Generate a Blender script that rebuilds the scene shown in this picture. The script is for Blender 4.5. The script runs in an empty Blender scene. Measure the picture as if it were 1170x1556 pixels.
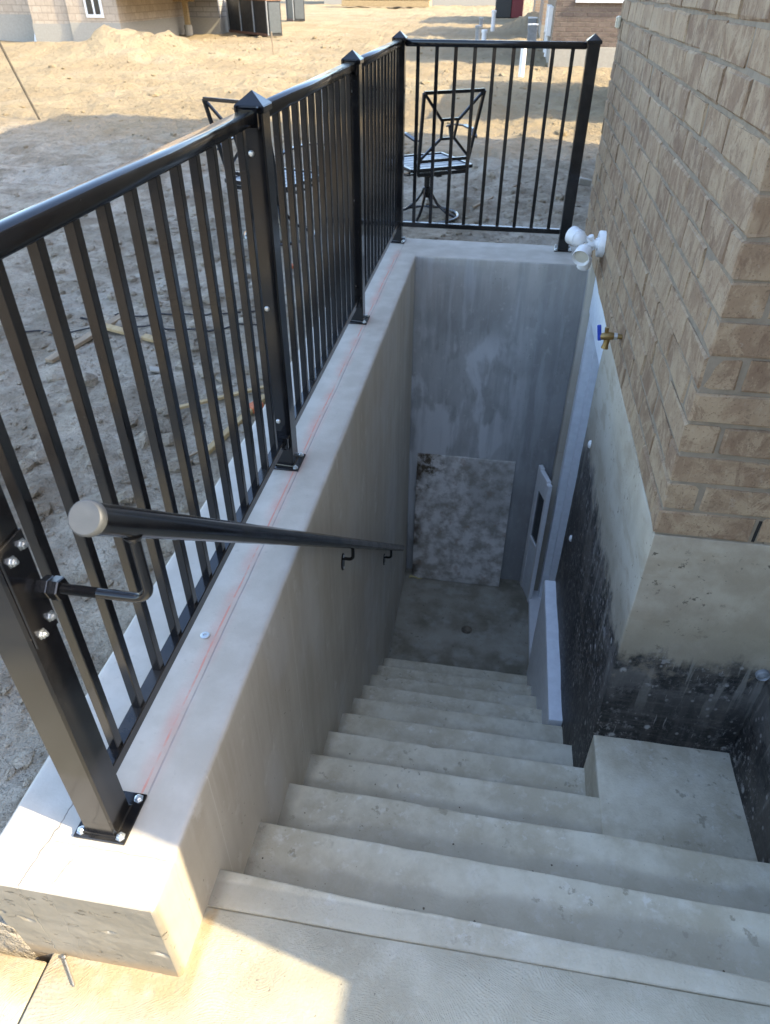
import bpy, bmesh, math, random
from math import sin, cos, pi, radians as R
from mathutils import Vector as V, Matrix, noise
random.seed(7)
C = bpy.context.scene
COL = C.collection
# ------------------------------------------------------------------ camera
cd = bpy.data.cameras.new('camera'); cam = bpy.data.objects.new('camera', cd); COL.objects.link(cam)
cr = V((0.98727848, 0.15894913, 0.00404603)); cu = V((-0.0994156, 0.59723978, 0.79587762)); cf = V((-0.1240876, 0.78615509, -0.605444))
m = Matrix((cr, cu, -cf)).transposed().to_4x4(); m.translation = V((0.647042, -0.635160, 1.322236))
cam.matrix_world = m
cd.sensor_fit = 'VERTICAL'; cd.sensor_height = 36; cd.lens = 36*1064.6/1556
cd.clip_start = 0.02; cd.clip_end = 1500
cd.dof.use_dof = True; cd.dof.focus_distance = 1.7; cd.dof.aperture_fstop = 8.5
C.camera = cam
# ------------------------------------------------------------------ world, sun, exposure
SUN_EL = R(38); SUN_DIR = V((1, -0.2, 0)).normalized()*cos(SUN_EL) + V((0, 0, sin(SUN_EL)))
w = bpy.data.worlds.new('World'); C.world = w; w.use_nodes = True
nt = w.node_tree; nt.nodes.clear()
sky = nt.nodes.new('ShaderNodeTexSky'); sky.sky_type = 'NISHITA'; sky.sun_disc = False
sky.sun_elevation = SUN_EL; sky.sun_rotation = math.atan2(SUN_DIR.x, SUN_DIR.y)
sky.air_density = 1.0; sky.dust_density = 1.8; sky.ozone_density = 1.0
bg = nt.nodes.new('ShaderNodeBackground'); bg.inputs['Strength'].default_value = 0.15
wo = nt.nodes.new('ShaderNodeOutputWorld'); nt.links.new(sky.outputs[0], bg.inputs[0]); nt.links.new(bg.outputs[0], wo.inputs[0])
sl = bpy.data.lights.new('sun', 'SUN'); sl.energy = 2.0; sl.angle = R(0.5); sl.color = (1.0, 0.85, 0.58)
so = bpy.data.objects.new('sun', sl); COL.objects.link(so); so.location = (20, -4, 20)
so.rotation_euler = SUN_DIR.to_track_quat('Z', 'Y').to_euler()
C.view_settings.view_transform = 'Standard'; C.view_settings.look = 'None'
C.view_settings.gamma = 1; C.view_settings.use_curve_mapping = False
C.view_settings.exposure = 2.4
C.cycles.max_bounces = 8; C.cycles.diffuse_bounces = 5
# ------------------------------------------------------------------ material helpers
class N:
    def __init__(s, name):
        s.m = bpy.data.materials.new(name); s.m.use_nodes = True; s.t = s.m.node_tree; s.t.nodes.clear()
        s.out = s.n('OutputMaterial'); s.b = s.n('BsdfPrincipled'); s.l(s.b.outputs[0], s.out.inputs[0])
        s.geo = s.n('NewGeometry'); s.pos = s.geo.outputs['Position']; s.nor = s.geo.outputs['Normal']
    def n(s, k): return s.t.nodes.new('ShaderNode'+k)
    def l(s, a, b): s.t.links.new(a, b)
    def put(s, sock, v):
        if hasattr(v, 'is_output') or isinstance(v, bpy.types.NodeSocket): s.l(v, sock)
        elif isinstance(v, (tuple, list)) and len(v) == 3 and sock.type == 'RGBA': sock.default_value = (*v, 1)
        else: sock.default_value = v
    def noise(s, scale, vec=None, detail=3, rough=.55, dist=0):
        n = s.n('TexNoise'); s.put(n.inputs['Vector'], vec or s.pos); n.inputs['Scale'].default_value = scale
        n.inputs['Detail'].default_value = detail; n.inputs['Roughness'].default_value = rough; n.inputs['Distortion'].default_value = dist
        return n.outputs['Fac']
    def voro(s, scale, vec=None, feat='F1', out='Distance', rnd=1):
        n = s.n('TexVoronoi'); n.feature = feat; s.put(n.inputs['Vector'], vec or s.pos); n.inputs['Scale'].default_value = scale
        n.inputs['Randomness'].default_value = rnd
        return n.outputs[out]
    def map(s, scale=(1, 1, 1), vec=None, loc=(0, 0, 0), rot=(0, 0, 0)):
        n = s.n('Mapping'); s.put(n.inputs['Vector'], vec or s.pos); n.inputs['Scale'].default_value = scale
        n.inputs['Location'].default_value = loc; n.inputs['Rotation'].default_value = rot
        return n.outputs[0]
    def rng(s, v, a, b, lo=0, hi=1, smooth=True):
        n = s.n('MapRange'); n.interpolation_type = 'SMOOTHSTEP' if smooth else 'LINEAR'
        s.put(n.inputs['Value'], v)
        for k, x in zip(('From Min', 'From Max', 'To Min', 'To Max'), (a, b, lo, hi)): n.inputs[k].default_value = x
        return n.outputs[0]
    def mth(s, op, a, b=0.0):
        n = s.n('Math'); n.operation = op; s.put(n.inputs[0], a); s.put(n.inputs[1], b); return n.outputs[0]
    def mul(s, a, b): return s.mth('MULTIPLY', a, b)
    def add(s, a, b): return s.mth('ADD', a, b)
    def mix(s, f, a, b, blend='MIX'):
        n = s.n('Mix'); n.data_type = 'RGBA'; n.blend_type = blend
        s.put(n.inputs[0], f); s.put(n.inputs[6], a); s.put(n.inputs[7], b); return n.outputs[2]
    def xyz(s, v=None):
        n = s.n('SeparateXYZ'); s.put(n.inputs[0], v or s.pos); return n.outputs
    def bump(s, h, strength=.4, dist=.01, normal=None):
        n = s.n('Bump'); s.put(n.inputs['Height'], h); n.inputs['Strength'].default_value = strength; n.inputs['Distance'].default_value = dist
        if normal is not None: s.l(normal, n.inputs['Normal'])
        return n.outputs[0]
    def fin(s, col, rough=.8, normal=None, metal=0, spec=.5, coat=0):
        s.put(s.b.inputs['Base Color'], col); s.put(s.b.inputs['Roughness'], rough); s.put(s.b.inputs['Metallic'], metal)
        s.b.inputs['Specular IOR Level'].default_value = spec; s.b.inputs['Coat Weight'].default_value = coat; s.b.inputs['Coat Roughness'].default_value = .08
        if normal is not None: s.l(normal, s.b.inputs['Normal'])
        return s.m
def plain(name, col, rough=.5, metal=0, var=.12, spec=.5, coat=0, bump=0, bs=200):
    k = N(name); n = k.noise(23, detail=4)
    c = k.mix(k.rng(n, .3, .7), tuple(x*(1-var) for x in col), tuple(min(1, x*(1+var)) for x in col))
    nor = k.bump(k.noise(bs, detail=2), .3, bump) if bump else None
    return k.fin(c, k.rng(k.noise(9), .3, .7, max(.02, rough-.06), rough+.06), nor, metal, spec, coat)

def mat_wall():          # stairwell wall: pale trowelled top with a red chalk line, formed sides with vertical streaks
    k = N('stairwell_concrete'); x, y, z = k.xyz(); nx, ny, nz = k.xyz(k.nor)
    big = k.noise(1.6, detail=5); mid = k.noise(9, detail=5); fine = k.noise(110, detail=3)
    top = k.mix(k.rng(mid, .35, .7), (.475, .435, .37), (.555, .515, .45))
    top = k.mix(k.rng(k.noise(38, detail=5), .62, .72, 0, .45), top, (.40, .36, .31))
    # chalk line and the scored line next to it
    wob = k.mul(k.add(k.noise(3, detail=2), -.5), .012)
    dx = k.mth('ABSOLUTE', k.add(k.add(x, -.037), wob))
    soft = k.mul(k.rng(dx, .0, .038, 1, 0), k.rng(k.noise(6, detail=4), .35, .75, .05, .85))
    core = k.mul(k.rng(dx, .0018, .0035, 1, 0), k.rng(k.noise(14, detail=3), .35, .6, .15, .8))
    on = k.mul(k.rng(y, .05, .075), k.rng(y, 3.66, 3.75, 1, 0))
    red = k.mul(k.mth('MAXIMUM', k.mul(soft, .60), core), on)
    top = k.mix(red, top, (.66, .25, .19))
    sc = k.mul(k.rng(k.mth('ABSOLUTE', k.add(k.add(x, -.051), k.mul(wob, .6))), .0008, .003, 1, 0), k.mul(k.rng(y, .03, .06), k.rng(k.noise(11), .3, .55, .2, .85)))
    top = k.mix(k.mul(sc, .6), top, (.2, .19, .2))
    # hairline cracks at the near end
    ck = k.mth('ABSOLUTE', k.add(k.add(x, .092), k.add(k.mul(y, -.12), k.mul(k.add(k.noise(16, detail=5), -.5), .03))))
    c1 = k.mul(k.rng(ck, .0004, .0016, 1, 0), k.rng(y, .05, .07, 1, 0))
    ck2 = k.mth('ABSOLUTE', k.add(k.add(x, .018), k.add(k.mul(y, -.22), k.mul(k.add(k.noise(23, detail=5), -.5), .035))))
    c1 = k.mth('MAXIMUM', c1, k.mul(k.mul(k.rng(ck2, .0003, .0013, 1, 0), k.rng(y, -.06, -.05, 1, 0)), .6))
    ck3 = k.mth('ABSOLUTE', k.add(k.add(y, .055), k.mul(k.add(k.noise(19, detail=5), -.5), .016)))
    c1 = k.mth('MAXIMUM', c1, k.mul(k.mul(k.rng(ck3, .0003, .0012, 1, 0), k.rng(x, -.09, -.08)), .55))
    top = k.mix(k.mul(c1, .75), top, (.13, .11, .09))
    # formed faces
    st = k.noise(5, k.map((3, 3, .22)), detail=6, rough=.62); st2 = k.noise(20, k.map((3, 3, .12)), detail=4)
    side = k.mix(k.add(k.mul(k.rng(st, .28, .74), .5), k.mul(k.rng(k.noise(2.3, detail=6, rough=.62), .3, .7), .5)), (.41, .36, .285), (.57, .525, .44))
    side = k.mix(k.rng(st2, .48, .8, 0, .25), side, (.56, .525, .46))
    side = k.mix(k.rng(big, .42, .66, 0, .5), side, (.48, .42, .33))
    side = k.mix(k.rng(k.noise(2.7, k.map((1, 1, .5), loc=(2, 3, 1)), detail=5), .5, .62, 0, .45), side, (.555, .53, .49))
    smr = k.noise(4.2, k.map((1, 1.3, .55), loc=(1, 7, 2), rot=(.35, 0, 0)), detail=6, rough=.6, dist=.5)
    side = k.mix(k.rng(smr, .53, .66, 0, .4), side, (.43, .37, .28))
    side = k.mix(k.rng(k.noise(8, k.map((1, 1, .7), loc=(4, 1, 0)), detail=6, rough=.68), .58, .68, 0, .5), side, (.63, .60, .54))
    seam = k.mth('ABSOLUTE', k.add(k.mth('FRACT', k.mul(k.add(y, .18), 1.639)), -.5))
    side = k.mix(k.mul(k.rng(seam, .0016, .0045, 1, 0), k.mul(k.rng(y, 3.5, 3.4), .45)), side, (.62, .59, .53))
    side = k.mix(k.mul(k.rng(k.mth('ABSOLUTE', k.add(k.add(z, 1.21), k.mul(k.add(k.noise(2), -.5), .02))), .002, .009, 1, 0), .35), side, (.30, .28, .24))
    # pale run-down patches on the far wall
    farm = k.mul(k.rng(y, 3.55, 3.60), k.rng(y, 3.7, 3.75, 1, 0))
    patch = k.noise(2.6, k.map((2.1, 1, .75), loc=(3.1, 0, .6)), detail=5, rough=.5, dist=.35)
    pm = k.mul(k.rng(patch, .475, .555), k.mul(k.rng(z, -.35, -.6), k.rng(x, .98, .62)))
    side = k.mix(k.mul(farm, .8), side, k.mix(k.rng(k.noise(3.3, k.map((1, 1, .6)), detail=6), .36, .64), (.30, .31, .31), (.47, .485, .485)))
    side = k.mix(k.mul(farm, k.mul(k.rng(k.noise(26, k.map((1, 1, .8)), detail=5, rough=.7), .56, .68), .45)), side, (.62, .61, .58))
    side = k.mix(k.mul(farm, k.mul(k.rng(k.noise(15, k.map((1, 1, .35), loc=(7, 0, 2)), detail=5), .56, .66), .4)), side, (.28, .27, .25))
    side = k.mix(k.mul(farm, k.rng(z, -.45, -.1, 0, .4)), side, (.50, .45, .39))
    side = k.mix(k.mul(k.mul(pm, farm), .8), side, (.68, .69, .685))
    side = k.mix(k.mul(farm, k.rng(k.noise(6, k.map((2.2, 1, .16), loc=(1, 0, 0)), detail=6, rough=.62), .48, .66, 0, .35)), side, (.25, .255, .25))
    side = k.mix(k.mul(farm, k.rng(k.noise(9, k.map((2, 1, .2), loc=(5, 0, 0)), detail=5), .52, .68, 0, .4)), side, (.60, .61, .61))
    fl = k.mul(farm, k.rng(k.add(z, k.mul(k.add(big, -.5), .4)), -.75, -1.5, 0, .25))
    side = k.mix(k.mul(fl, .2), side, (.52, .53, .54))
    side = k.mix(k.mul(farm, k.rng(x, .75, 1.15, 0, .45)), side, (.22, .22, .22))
    # small holes
    vd = k.voro(34); ho = k.mul(k.rng(vd, .05, .11, 1, 0), k.rng(k.noise(4.5), .48, .6))
    col = k.mix(k.rng(nz, .55, .85), side, top)
    ho = k.mul(ho, k.rng(nz, .7, .4))
    col = k.mix(k.mul(ho, .55), col, (.10, .095, .09))
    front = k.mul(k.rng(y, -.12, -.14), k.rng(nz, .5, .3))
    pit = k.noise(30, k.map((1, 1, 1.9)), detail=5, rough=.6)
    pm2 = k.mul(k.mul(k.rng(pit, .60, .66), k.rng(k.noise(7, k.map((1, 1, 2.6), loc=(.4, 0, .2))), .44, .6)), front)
    col = k.mix(k.mul(front, .75), col, k.mix(k.rng(mid, .35, .65), (.20, .178, .138), (.27, .24, .19)))  # end face colour darkened to stand in for grazing sunlight
    low = k.mul(front, k.rng(k.add(z, k.mul(mid, .04)), -.235, -.275, 0, .65))
    col = k.mix(low, col, (.40, .29, .17))
    nor = k.bump(k.add(k.mul(fine, .5), k.mul(mid, .8)), .28, .004)
    nor = k.bump(k.mul(k.mth('MAXIMUM', pm2, k.mul(ho, .6)), -1), .9, .009, nor)
    nor = k.bump(k.mul(k.mth('MAXIMUM', c1, k.mul(sc, .7)), -1), .5, .003, nor)
    return k.fin(col, .82, nor, spec=.3)
def mat_step():
    k = N('step_concrete'); x, y, z = k.xyz(); nx, ny, nz = k.xyz(k.nor)
    mid = k.noise(7, detail=6, rough=.62); fine = k.noise(140, detail=3); blot = k.noise(17, k.map((1, 1, 1), loc=(4, 1, 0)), detail=6, rough=.65)
    col = k.mix(k.rng(mid, .34, .68), (.50, .445, .325), (.67, .62, .485))
    col = k.mix(k.rng(blot, .5, .68, 0, .5), col, (.71, .67, .56))
    col = k.mix(k.rng(k.noise(3.1, k.map((1, 1, 1), loc=(2, 5, 1)), detail=6, rough=.6), .50, .66, 0, .35), col, (.45, .41, .315))
    spot = k.mul(k.rng(k.noise(23, detail=5, rough=.62), .60, .66), k.rng(k.noise(2.6, detail=3), .45, .62))
    col = k.mix(k.mul(spot, .6), col, (.26, .225, .16))
    pale = k.mul(k.rng(k.noise(31, k.map((1, 1, 1), loc=(9, 2, 0)), detail=6, rough=.7), .56, .64), k.rng(k.noise(4.4), .42, .6))
    col = k.mix(k.mul(pale, .5), col, (.74, .715, .64))
    # dirt that collects at the back of each tread
    wet = k.noise(5.5, detail=5)
    fr = k.n('Attribute'); fr.attribute_name = 'back'
    dm = k.mul(k.rng(k.add(fr.outputs['Fac'], k.mul(k.add(wet, -.5), .42)), .34, .50), k.rng(nz, .5, .8))
    col = k.mix(k.mul(dm, .55), col, (.37, .335, .265))
    sp = k.rng(k.noise(48, detail=4, rough=.7), .66, .72)
    col = k.mix(k.mul(sp, k.rng(k.noise(3.2), .45, .65, .1, .7)), col, (.15, .135, .11))
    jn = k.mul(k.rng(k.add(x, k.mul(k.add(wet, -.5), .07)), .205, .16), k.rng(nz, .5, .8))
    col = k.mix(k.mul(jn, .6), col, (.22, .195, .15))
    vd = k.rng(k.voro(55), .03, .09, 1, 0)
    col = k.mix(k.mul(vd, k.rng(k.noise(6), .5, .6, 0, .7)), col, (.16, .15, .13))
    crk = k.rng(k.voro(3.3, k.map((1, 1, 0), vec=None), feat='DISTANCE_TO_EDGE'), .0015, .006, 1, 0)
    nor = k.bump(k.add(k.add(k.mul(fine, .7), k.mul(mid, 1.0)), k.mul(k.noise(38, detail=5, rough=.7), .9)), .5, .005)
    nor = k.bump(k.mul(vd, -1), .4, .004, nor)
    return k.fin(col, .85, nor, spec=.25)
def mat_slab():          # broom-swirled slab
    k = N('swirled_concrete'); x, y, z = k.xyz()
    mid = k.noise(6, detail=5); fine = k.noise(160, detail=3)
    wv = k.n('TexWave'); wv.wave_type = 'RINGS'; wv.rings_direction = 'Z'; wv.wave_profile = 'SIN'
    wr = k.n('VectorMath'); wr.operation = 'ADD'
    nn = k.n('TexNoise'); nn.inputs['Scale'].default_value = 3.1; nn.inputs['Detail'].default_value = 2
    k.l(k.pos, nn.inputs['Vector']); sc = k.n('VectorMath'); sc.operation = 'SCALE'; sc.inputs['Scale'].default_value = .30
    k.l(nn.outputs['Color'], sc.inputs[0]); k.l(k.map((1, 1.3, 0), loc=(-.52, .45, 0)), wr.inputs[0]); k.l(sc.outputs[0], wr.inputs[1])
    k.l(wr.outputs[0], wv.inputs['Vector']); wv.inputs['Scale'].default_value = 62; wv.inputs['Distortion'].default_value = 1.2; wv.inputs['Detail'].default_value = 2; wv.inputs['Detail Scale'].default_value = 3
    swirl = k.mul(k.mul(wv.outputs['Fac'], k.rng(k.noise(4.2, detail=3), .35, .62, .1, 1)), k.rng(k.noise(90, detail=4, rough=.7), .35, .6))
    col = k.mix(k.rng(mid, .35, .68), (.385, .35, .265), (.485, .45, .355))
    col = k.mix(k.mul(swirl, .10), col, (.33, .29, .23))
    col = k.mix(k.rng(k.noise(19, detail=6, rough=.7), .5, .68, 0, .45), col, (.535, .50, .41))
    # washed sand along the foot of the wall
    dw = k.add(k.mul(k.add(mid, -.5), .12), k.add(y, 0))
    s1 = k.mul(k.rng(dw, -.26, -.17), k.mul(k.rng(y, -.12, -.13), k.rng(k.add(x, k.mul(mid, .04)), .24, .16)))
    s2 = k.mul(k.rng(k.mth('ABSOLUTE', k.add(x, -.17)), .004, .022, 1, 0), k.mul(k.rng(y, -.2, -.18), k.rng(y, .02, 0)))
    dots = k.mul(k.rng(k.noise(42, detail=4), .58, .66), k.rng(k.noise(5), .42, .6))
    st = k.mth('MAXIMUM', k.mul(k.mth('MAXIMUM', s1, s2), k.rng(k.noise(24, detail=5), .3, .6, .15, .75)), k.mul(dots, .1))
    col = k.mix(st, col, (.40, .285, .15))
    col = k.mix(k.rng(k.noise(70, detail=4), .68, .72, 0, .7), col, (.14, .12, .10))
    nor = k.bump(k.mul(swirl, 1), .36, .003); nor = k.bump(k.add(k.add(fine, mid), k.noise(45, detail=5, rough=.7)), .5, .004, nor)
    return k.fin(col, .88, nor, spec=.2)
def mat_landing():
    k = N('damp_concrete'); mid = k.noise(3.2, detail=6, rough=.6); b = k.noise(9, detail=5)
    col = k.mix(k.rng(mid, .35, .65), (.20, .18, .13), (.37, .345, .28))
    col = k.mix(k.rng(b, .5, .7, 0, .5), col, (.44, .425, .37))
    col = k.mix(k.rng(k.noise(40, detail=4), .66, .72, 0, .6), col, (.07, .06, .045))
    return k.fin(col, k.rng(mid, .3, .7, .55, .85), k.bump(k.add(b, k.noise(120)), .3, .003), spec=.35)
def mat_foundation():    # pale parging above, black tar below
    k = N('parged_foundation'); x, y, z = k.xyz(); nx, ny, nz = k.xyz(k.nor)
    big = k.noise(2.2, detail=5); mid = k.noise(8, detail=6, rough=.62); drip = k.noise(9, k.map((3, 3, .35)), detail=5, rough=.65)
    par = k.mix(k.rng(mid, .35, .68), (.30, .25, .185), (.395, .34, .26))
    par = k.mix(k.mul(k.rng(nx, -.2, -.7), k.rng(big, .3, .6, .35, .9)), par, (.45, .41, .335))
    par = k.mix(k.rng(k.noise(3.5, k.map((1, 1, 3)), detail=6, rough=.65), .5, .64, 0, .5), par, (.29, .235, .165))
    par = k.mix(k.mul(k.rng(k.noise(34, detail=5, rough=.7), .60, .67), k.rng(k.noise(4, detail=3), .42, .6)), par, (.12, .10, .075))
    par = k.mix(k.rng(k.voro(30), .06, .15, k.rng(k.noise(5), .5, .6, 0, .7), 0) if False else k.mul(k.rng(k.voro(30), .05, .12, 1, 0), k.rng(k.noise(3.5), .48, .6, 0, .75)), par, (.13, .11, .085))
    band = k.mul(k.rng(z, -.20, -.38), .75)
    par = k.mix(k.mul(band, k.rng(big, .35, .6)), par, (.265, .225, .16))
    edge = k.add(z, k.add(k.mul(k.add(k.noise(5, k.map((1.6, 1.6, 1)), detail=7, rough=.68), -.5), .26), k.mul(k.add(drip, -.5), .09)))
    wash = k.noise(11, detail=6, rough=.7)
    tm = k.mul(k.rng(edge, -.425, -.50), k.rng(k.add(wash, k.mul(k.rng(z, -.45, -.75), .35)), .38, .56, .25, 1))
    tar = k.mix(k.rng(drip, .4, .7), (.016, .016, .016), (.06, .055, .05))
    strk = k.noise(14, k.map((.5, .5, 3.2), rot=(0, .5, 0)), detail=5, rough=.65)
    tar = k.mix(k.rng(strk, .48, .68, 0, .5), tar, (.11, .10, .088))
    tar = k.mix(k.mul(k.rng(k.noise(2.8, k.map((1, 1, 1), loc=(6, 2, 8)), detail=6, rough=.65), .5, .62), .5), tar, (.15, .13, .105))
    spk = k.rng(k.noise(58, k.map((1, 1, .7)), detail=5, rough=.72), .53, .62)
    tar = k.mix(k.mul(spk, k.rng(k.noise(3.3), .36, .62, .12, .85)), tar, (.27, .26, .245))
    big2 = k.mul(k.rng(k.noise(13, detail=5, rough=.6), .63, .67), k.rng(z, -1.15, -.6))
    tar = k.mix(k.mul(k.rng(k.voro(26, k.map((1, 1, .8))), .10, .22, 1, 0), k.mul(k.rng(k.noise(9), .42, .55), k.rng(z, -1.3, -.7, .15, .75))), tar, (.40, .385, .36))
    tar = k.mix(k.mul(big2, .7), tar, (.34, .33, .315))
    scr = k.mul(k.rng(k.noise(30, k.map((3, 1, .25), rot=(0, .35, 0)), detail=2), .70, .74), k.rng(z, -1.1, -.55, .1, .8))
    tar = k.mix(scr, tar, (.38, .365, .34))
    run = k.mul(k.rng(k.noise(7, k.map((3.2, 3.2, .28), loc=(3, 1, 0)), detail=5, rough=.6), .57, .63), k.rng(k.add(z, k.mul(k.noise(9), .5)), -.62, -.22))
    tar = k.mix(k.mul(run, .6), tar, (.30, .28, .24))
    blob = k.mul(k.rng(k.voro(11, k.map((1, 1, .8), loc=(.3, .7, .2))), .08, .16, 1, 0), k.rng(k.noise(21, detail=4), .46, .54))
    tar = k.mix(k.mul(blob, .8), tar, (.46, .45, .42))
    # pale run at the corner, smeared cement below the edge
    smear = k.mul(k.rng(k.noise(4.2, k.map((1, 1, 1.4)), detail=7, rough=.68), .48, .58), k.rng(z, -.82, -.5))
    tar = k.mix(k.mul(smear, .55), tar, (.20, .185, .165))
    col = k.mix(tm, par, tar)
    nor = k.bump(k.add(mid, k.mul(k.noise(90, detail=3), .6)), .4, .005)
    return k.fin(col, k.rng(tm, 0, 1, .85, .55), nor, spec=.35)
def mat_brick(name, cols, scale=1):
    k = N(name); oi = k.n('ObjectInfo'); rnd = oi.outputs['Random']
    tc = k.n('TexCoord').outputs['Object']
    off = k.n('VectorMath'); off.operation = 'ADD'; k.l(tc, off.inputs[0])
    cmb = k.n('CombineXYZ'); k.l(k.mul(rnd, 37), cmb.inputs[0]); k.l(k.mul(rnd, 91), cmb.inputs[1]); k.l(cmb.outputs[0], off.inputs[1])
    v = off.outputs[0]
    a = k.noise(11*scale, v, detail=5, rough=.6, dist=.6); b = k.noise(26*scale, v, detail=4, dist=.8); f = k.noise(170*scale, v, detail=3)
    base = k.mix(rnd, cols[0], cols[1])
    r2 = k.mth('FRACT', k.mul(rnd, 7.31)); r3 = k.mth('FRACT', k.mul(rnd, 23.7))
    base = k.mix(k.mul(k.rng(r2, .68, .72), .45), base, cols[3]); base = k.mix(k.mul(k.rng(r3, .76, .8), .4), base, cols[2])
    c = k.mix(k.rng(a, .40, .66, 0, .7), base, cols[2])
    c = k.mix(k.mul(k.rng(b, .52, .70, 0, .6), k.rng(k.noise(5, v), .35, .6)), c, cols[3])
    c = k.mix(k.mul(k.rng(k.noise(19*scale, v, detail=6, rough=.7), .58, .70), .35), c, (.47, .41, .33))
    c = k.mix(k.rng(k.noise(2.3, detail=4), .4, .65, 0, .25), c, tuple(x*.6 for x in cols[1]))
    sm = k.noise(8, k.map((1.6, 1.6, 1), v), detail=7, rough=.72, dist=1.2)
    c = k.mix(k.rng(sm, .52, .60, 0, .55), c, cols[2]); c = k.mix(k.rng(sm, .44, .38, 0, .5), c, cols[3])
    c = k.mix(k.rng(f, .58, .70, 0, .5), c, tuple(x*.5 for x in cols[0]))
    nor = k.bump(k.add(k.mul(f, .5), b), .55, .005)
    return k.fin(c, .9, nor, spec=.2)
def mat_dirt():
    k = N('construction_dirt'); x, y, z = k.xyz()
    big = k.noise(.5, detail=5); mid = k.noise(3.1, detail=6, rough=.65); fine = k.noise(24, detail=6, rough=.7); vf = k.noise(120, detail=3)
    near = k.mix(k.rng(mid, .36, .66), (.285, .235, .17), (.49, .42, .325))
    near = k.mix(k.rng(k.noise(1.1, detail=4), .5, .66, 0, .45), near, (.53, .48, .40))
    near = k.mix(k.rng(k.noise(7.5, detail=6, rough=.7), .52, .66, 0, .6), near, (.20, .16, .112))
    near = k.mix(k.rng(fine, .54, .68, 0, .6), near, (.19, .15, .105))
    far = k.mix(k.rng(big, .35, .65), (.272, .212, .128), (.325, .26, .162))
    far = k.mix(k.rng(mid, .5, .7, 0, .6), far, (.26, .205, .13))
    far = k.mix(k.rng(k.noise(.9, detail=5), .57, .7, 0, .4), far, (.345, .30, .22))
    far = k.mix(k.rng(k.noise(13, detail=5, rough=.7), .56, .7, 0, .5), far, (.235, .18, .11))
    col = k.mix(k.rng(k.add(y, k.mul(big, 3)), 7.5, 11.5), near, far)  # light worked into the dirt colour: near set for shade, far for sun
    col = k.mix(k.rng(vf, .64, .72, 0, .5), col, (.46, .42, .36))
    nor = k.bump(fine, 1.0, .03); nor = k.bump(vf, .5, .006, nor); nor = k.bump(k.noise(7, detail=6, rough=.65), .9, .09, nor)
    return k.fin(col, .95, nor, spec=.12)
def mat_ply():
    k = N('weathered_board'); x, y, z = k.xyz()
    a = k.noise(9, detail=6, rough=.65); b = k.noise(3.2, k.map((1, 1, 1), loc=(5, 2, 1)), detail=4)
    c = k.mix(k.rng(a, .36, .62), (.39, .355, .30), (.76, .735, .69))
    c = k.mix(k.mul(k.rng(k.noise(14, detail=5, rough=.65), .57, .68), .5), c, (.36, .255, .18))
    c = k.mix(k.rng(k.noise(2.4, k.map((1, 1, .7), loc=(2, 0, 3)), detail=5), .5, .62, 0, .4), c, (.30, .285, .25))
    tl = k.mul(k.rng(x, .52, .30), k.rng(z, -1.95, -1.5))
    c = k.mix(k.mul(tl, k.rng(k.noise(11, detail=6, rough=.7), .47, .60)), c, (.11, .085, .055))
    edge = k.mul(k.rng(x, .30, .215), k.rng(k.noise(6.5), .45, .6))
    c = k.mix(k.mul(edge, .85), c, (.06, .04, .022))
    return k.fin(c, .85, k.bump(a, .3, .003), spec=.2)
def mat_wood(name, c1, c2, sc=(30, 3, 30)):
    k = N(name); tc = k.n('TexCoord').outputs['Object']
    a = k.noise(1, k.map(sc, tc), detail=5)
    return k.fin(k.mix(k.rng(a, .35, .65), c1, c2), .8, k.bump(a, .3, .002), spec=.2)
def mat_tex_brick(name, c1, c2, mo, bw, bh, msz=.008):
    k = N(name); br = k.n('TexBrick'); nx, ny, nz = k.xyz(k.nor); x, y, z = k.xyz()
    u = k.mix(k.rng(k.mth('ABSOLUTE', nx), .5, .6), (0, 0, 0), (1, 1, 1))
    cmb = k.n('CombineXYZ'); cmb2 = k.n('CombineXYZ')
    k.l(x, cmb.inputs[0]); k.l(z, cmb.inputs[1]); k.l(y, cmb2.inputs[0]); k.l(z, cmb2.inputs[1])
    k.l(k.mix(k.rng(k.mth('ABSOLUTE', nx), .5, .6), cmb.outputs[0], cmb2.outputs[0]), br.inputs['Vector'])
    br.inputs['Scale'].default_value = 1; br.inputs['Mortar Size'].default_value = msz; br.inputs['Brick Width'].default_value = bw; br.inputs['Row Height'].default_value = bh
    k.put(br.inputs['Color1'], c1); k.put(br.inputs['Color2'], c2); k.put(br.inputs['Mortar'], mo)
    c = k.mix(k.rng(k.noise(14, detail=4), .4, .65, 0, .3), br.outputs['Color'], tuple(q*.7 for q in c1))
    return k.fin(c, .9, k.bump(k.mul(br.outputs['Fac'], -1), .6, .008), spec=.2)

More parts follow.
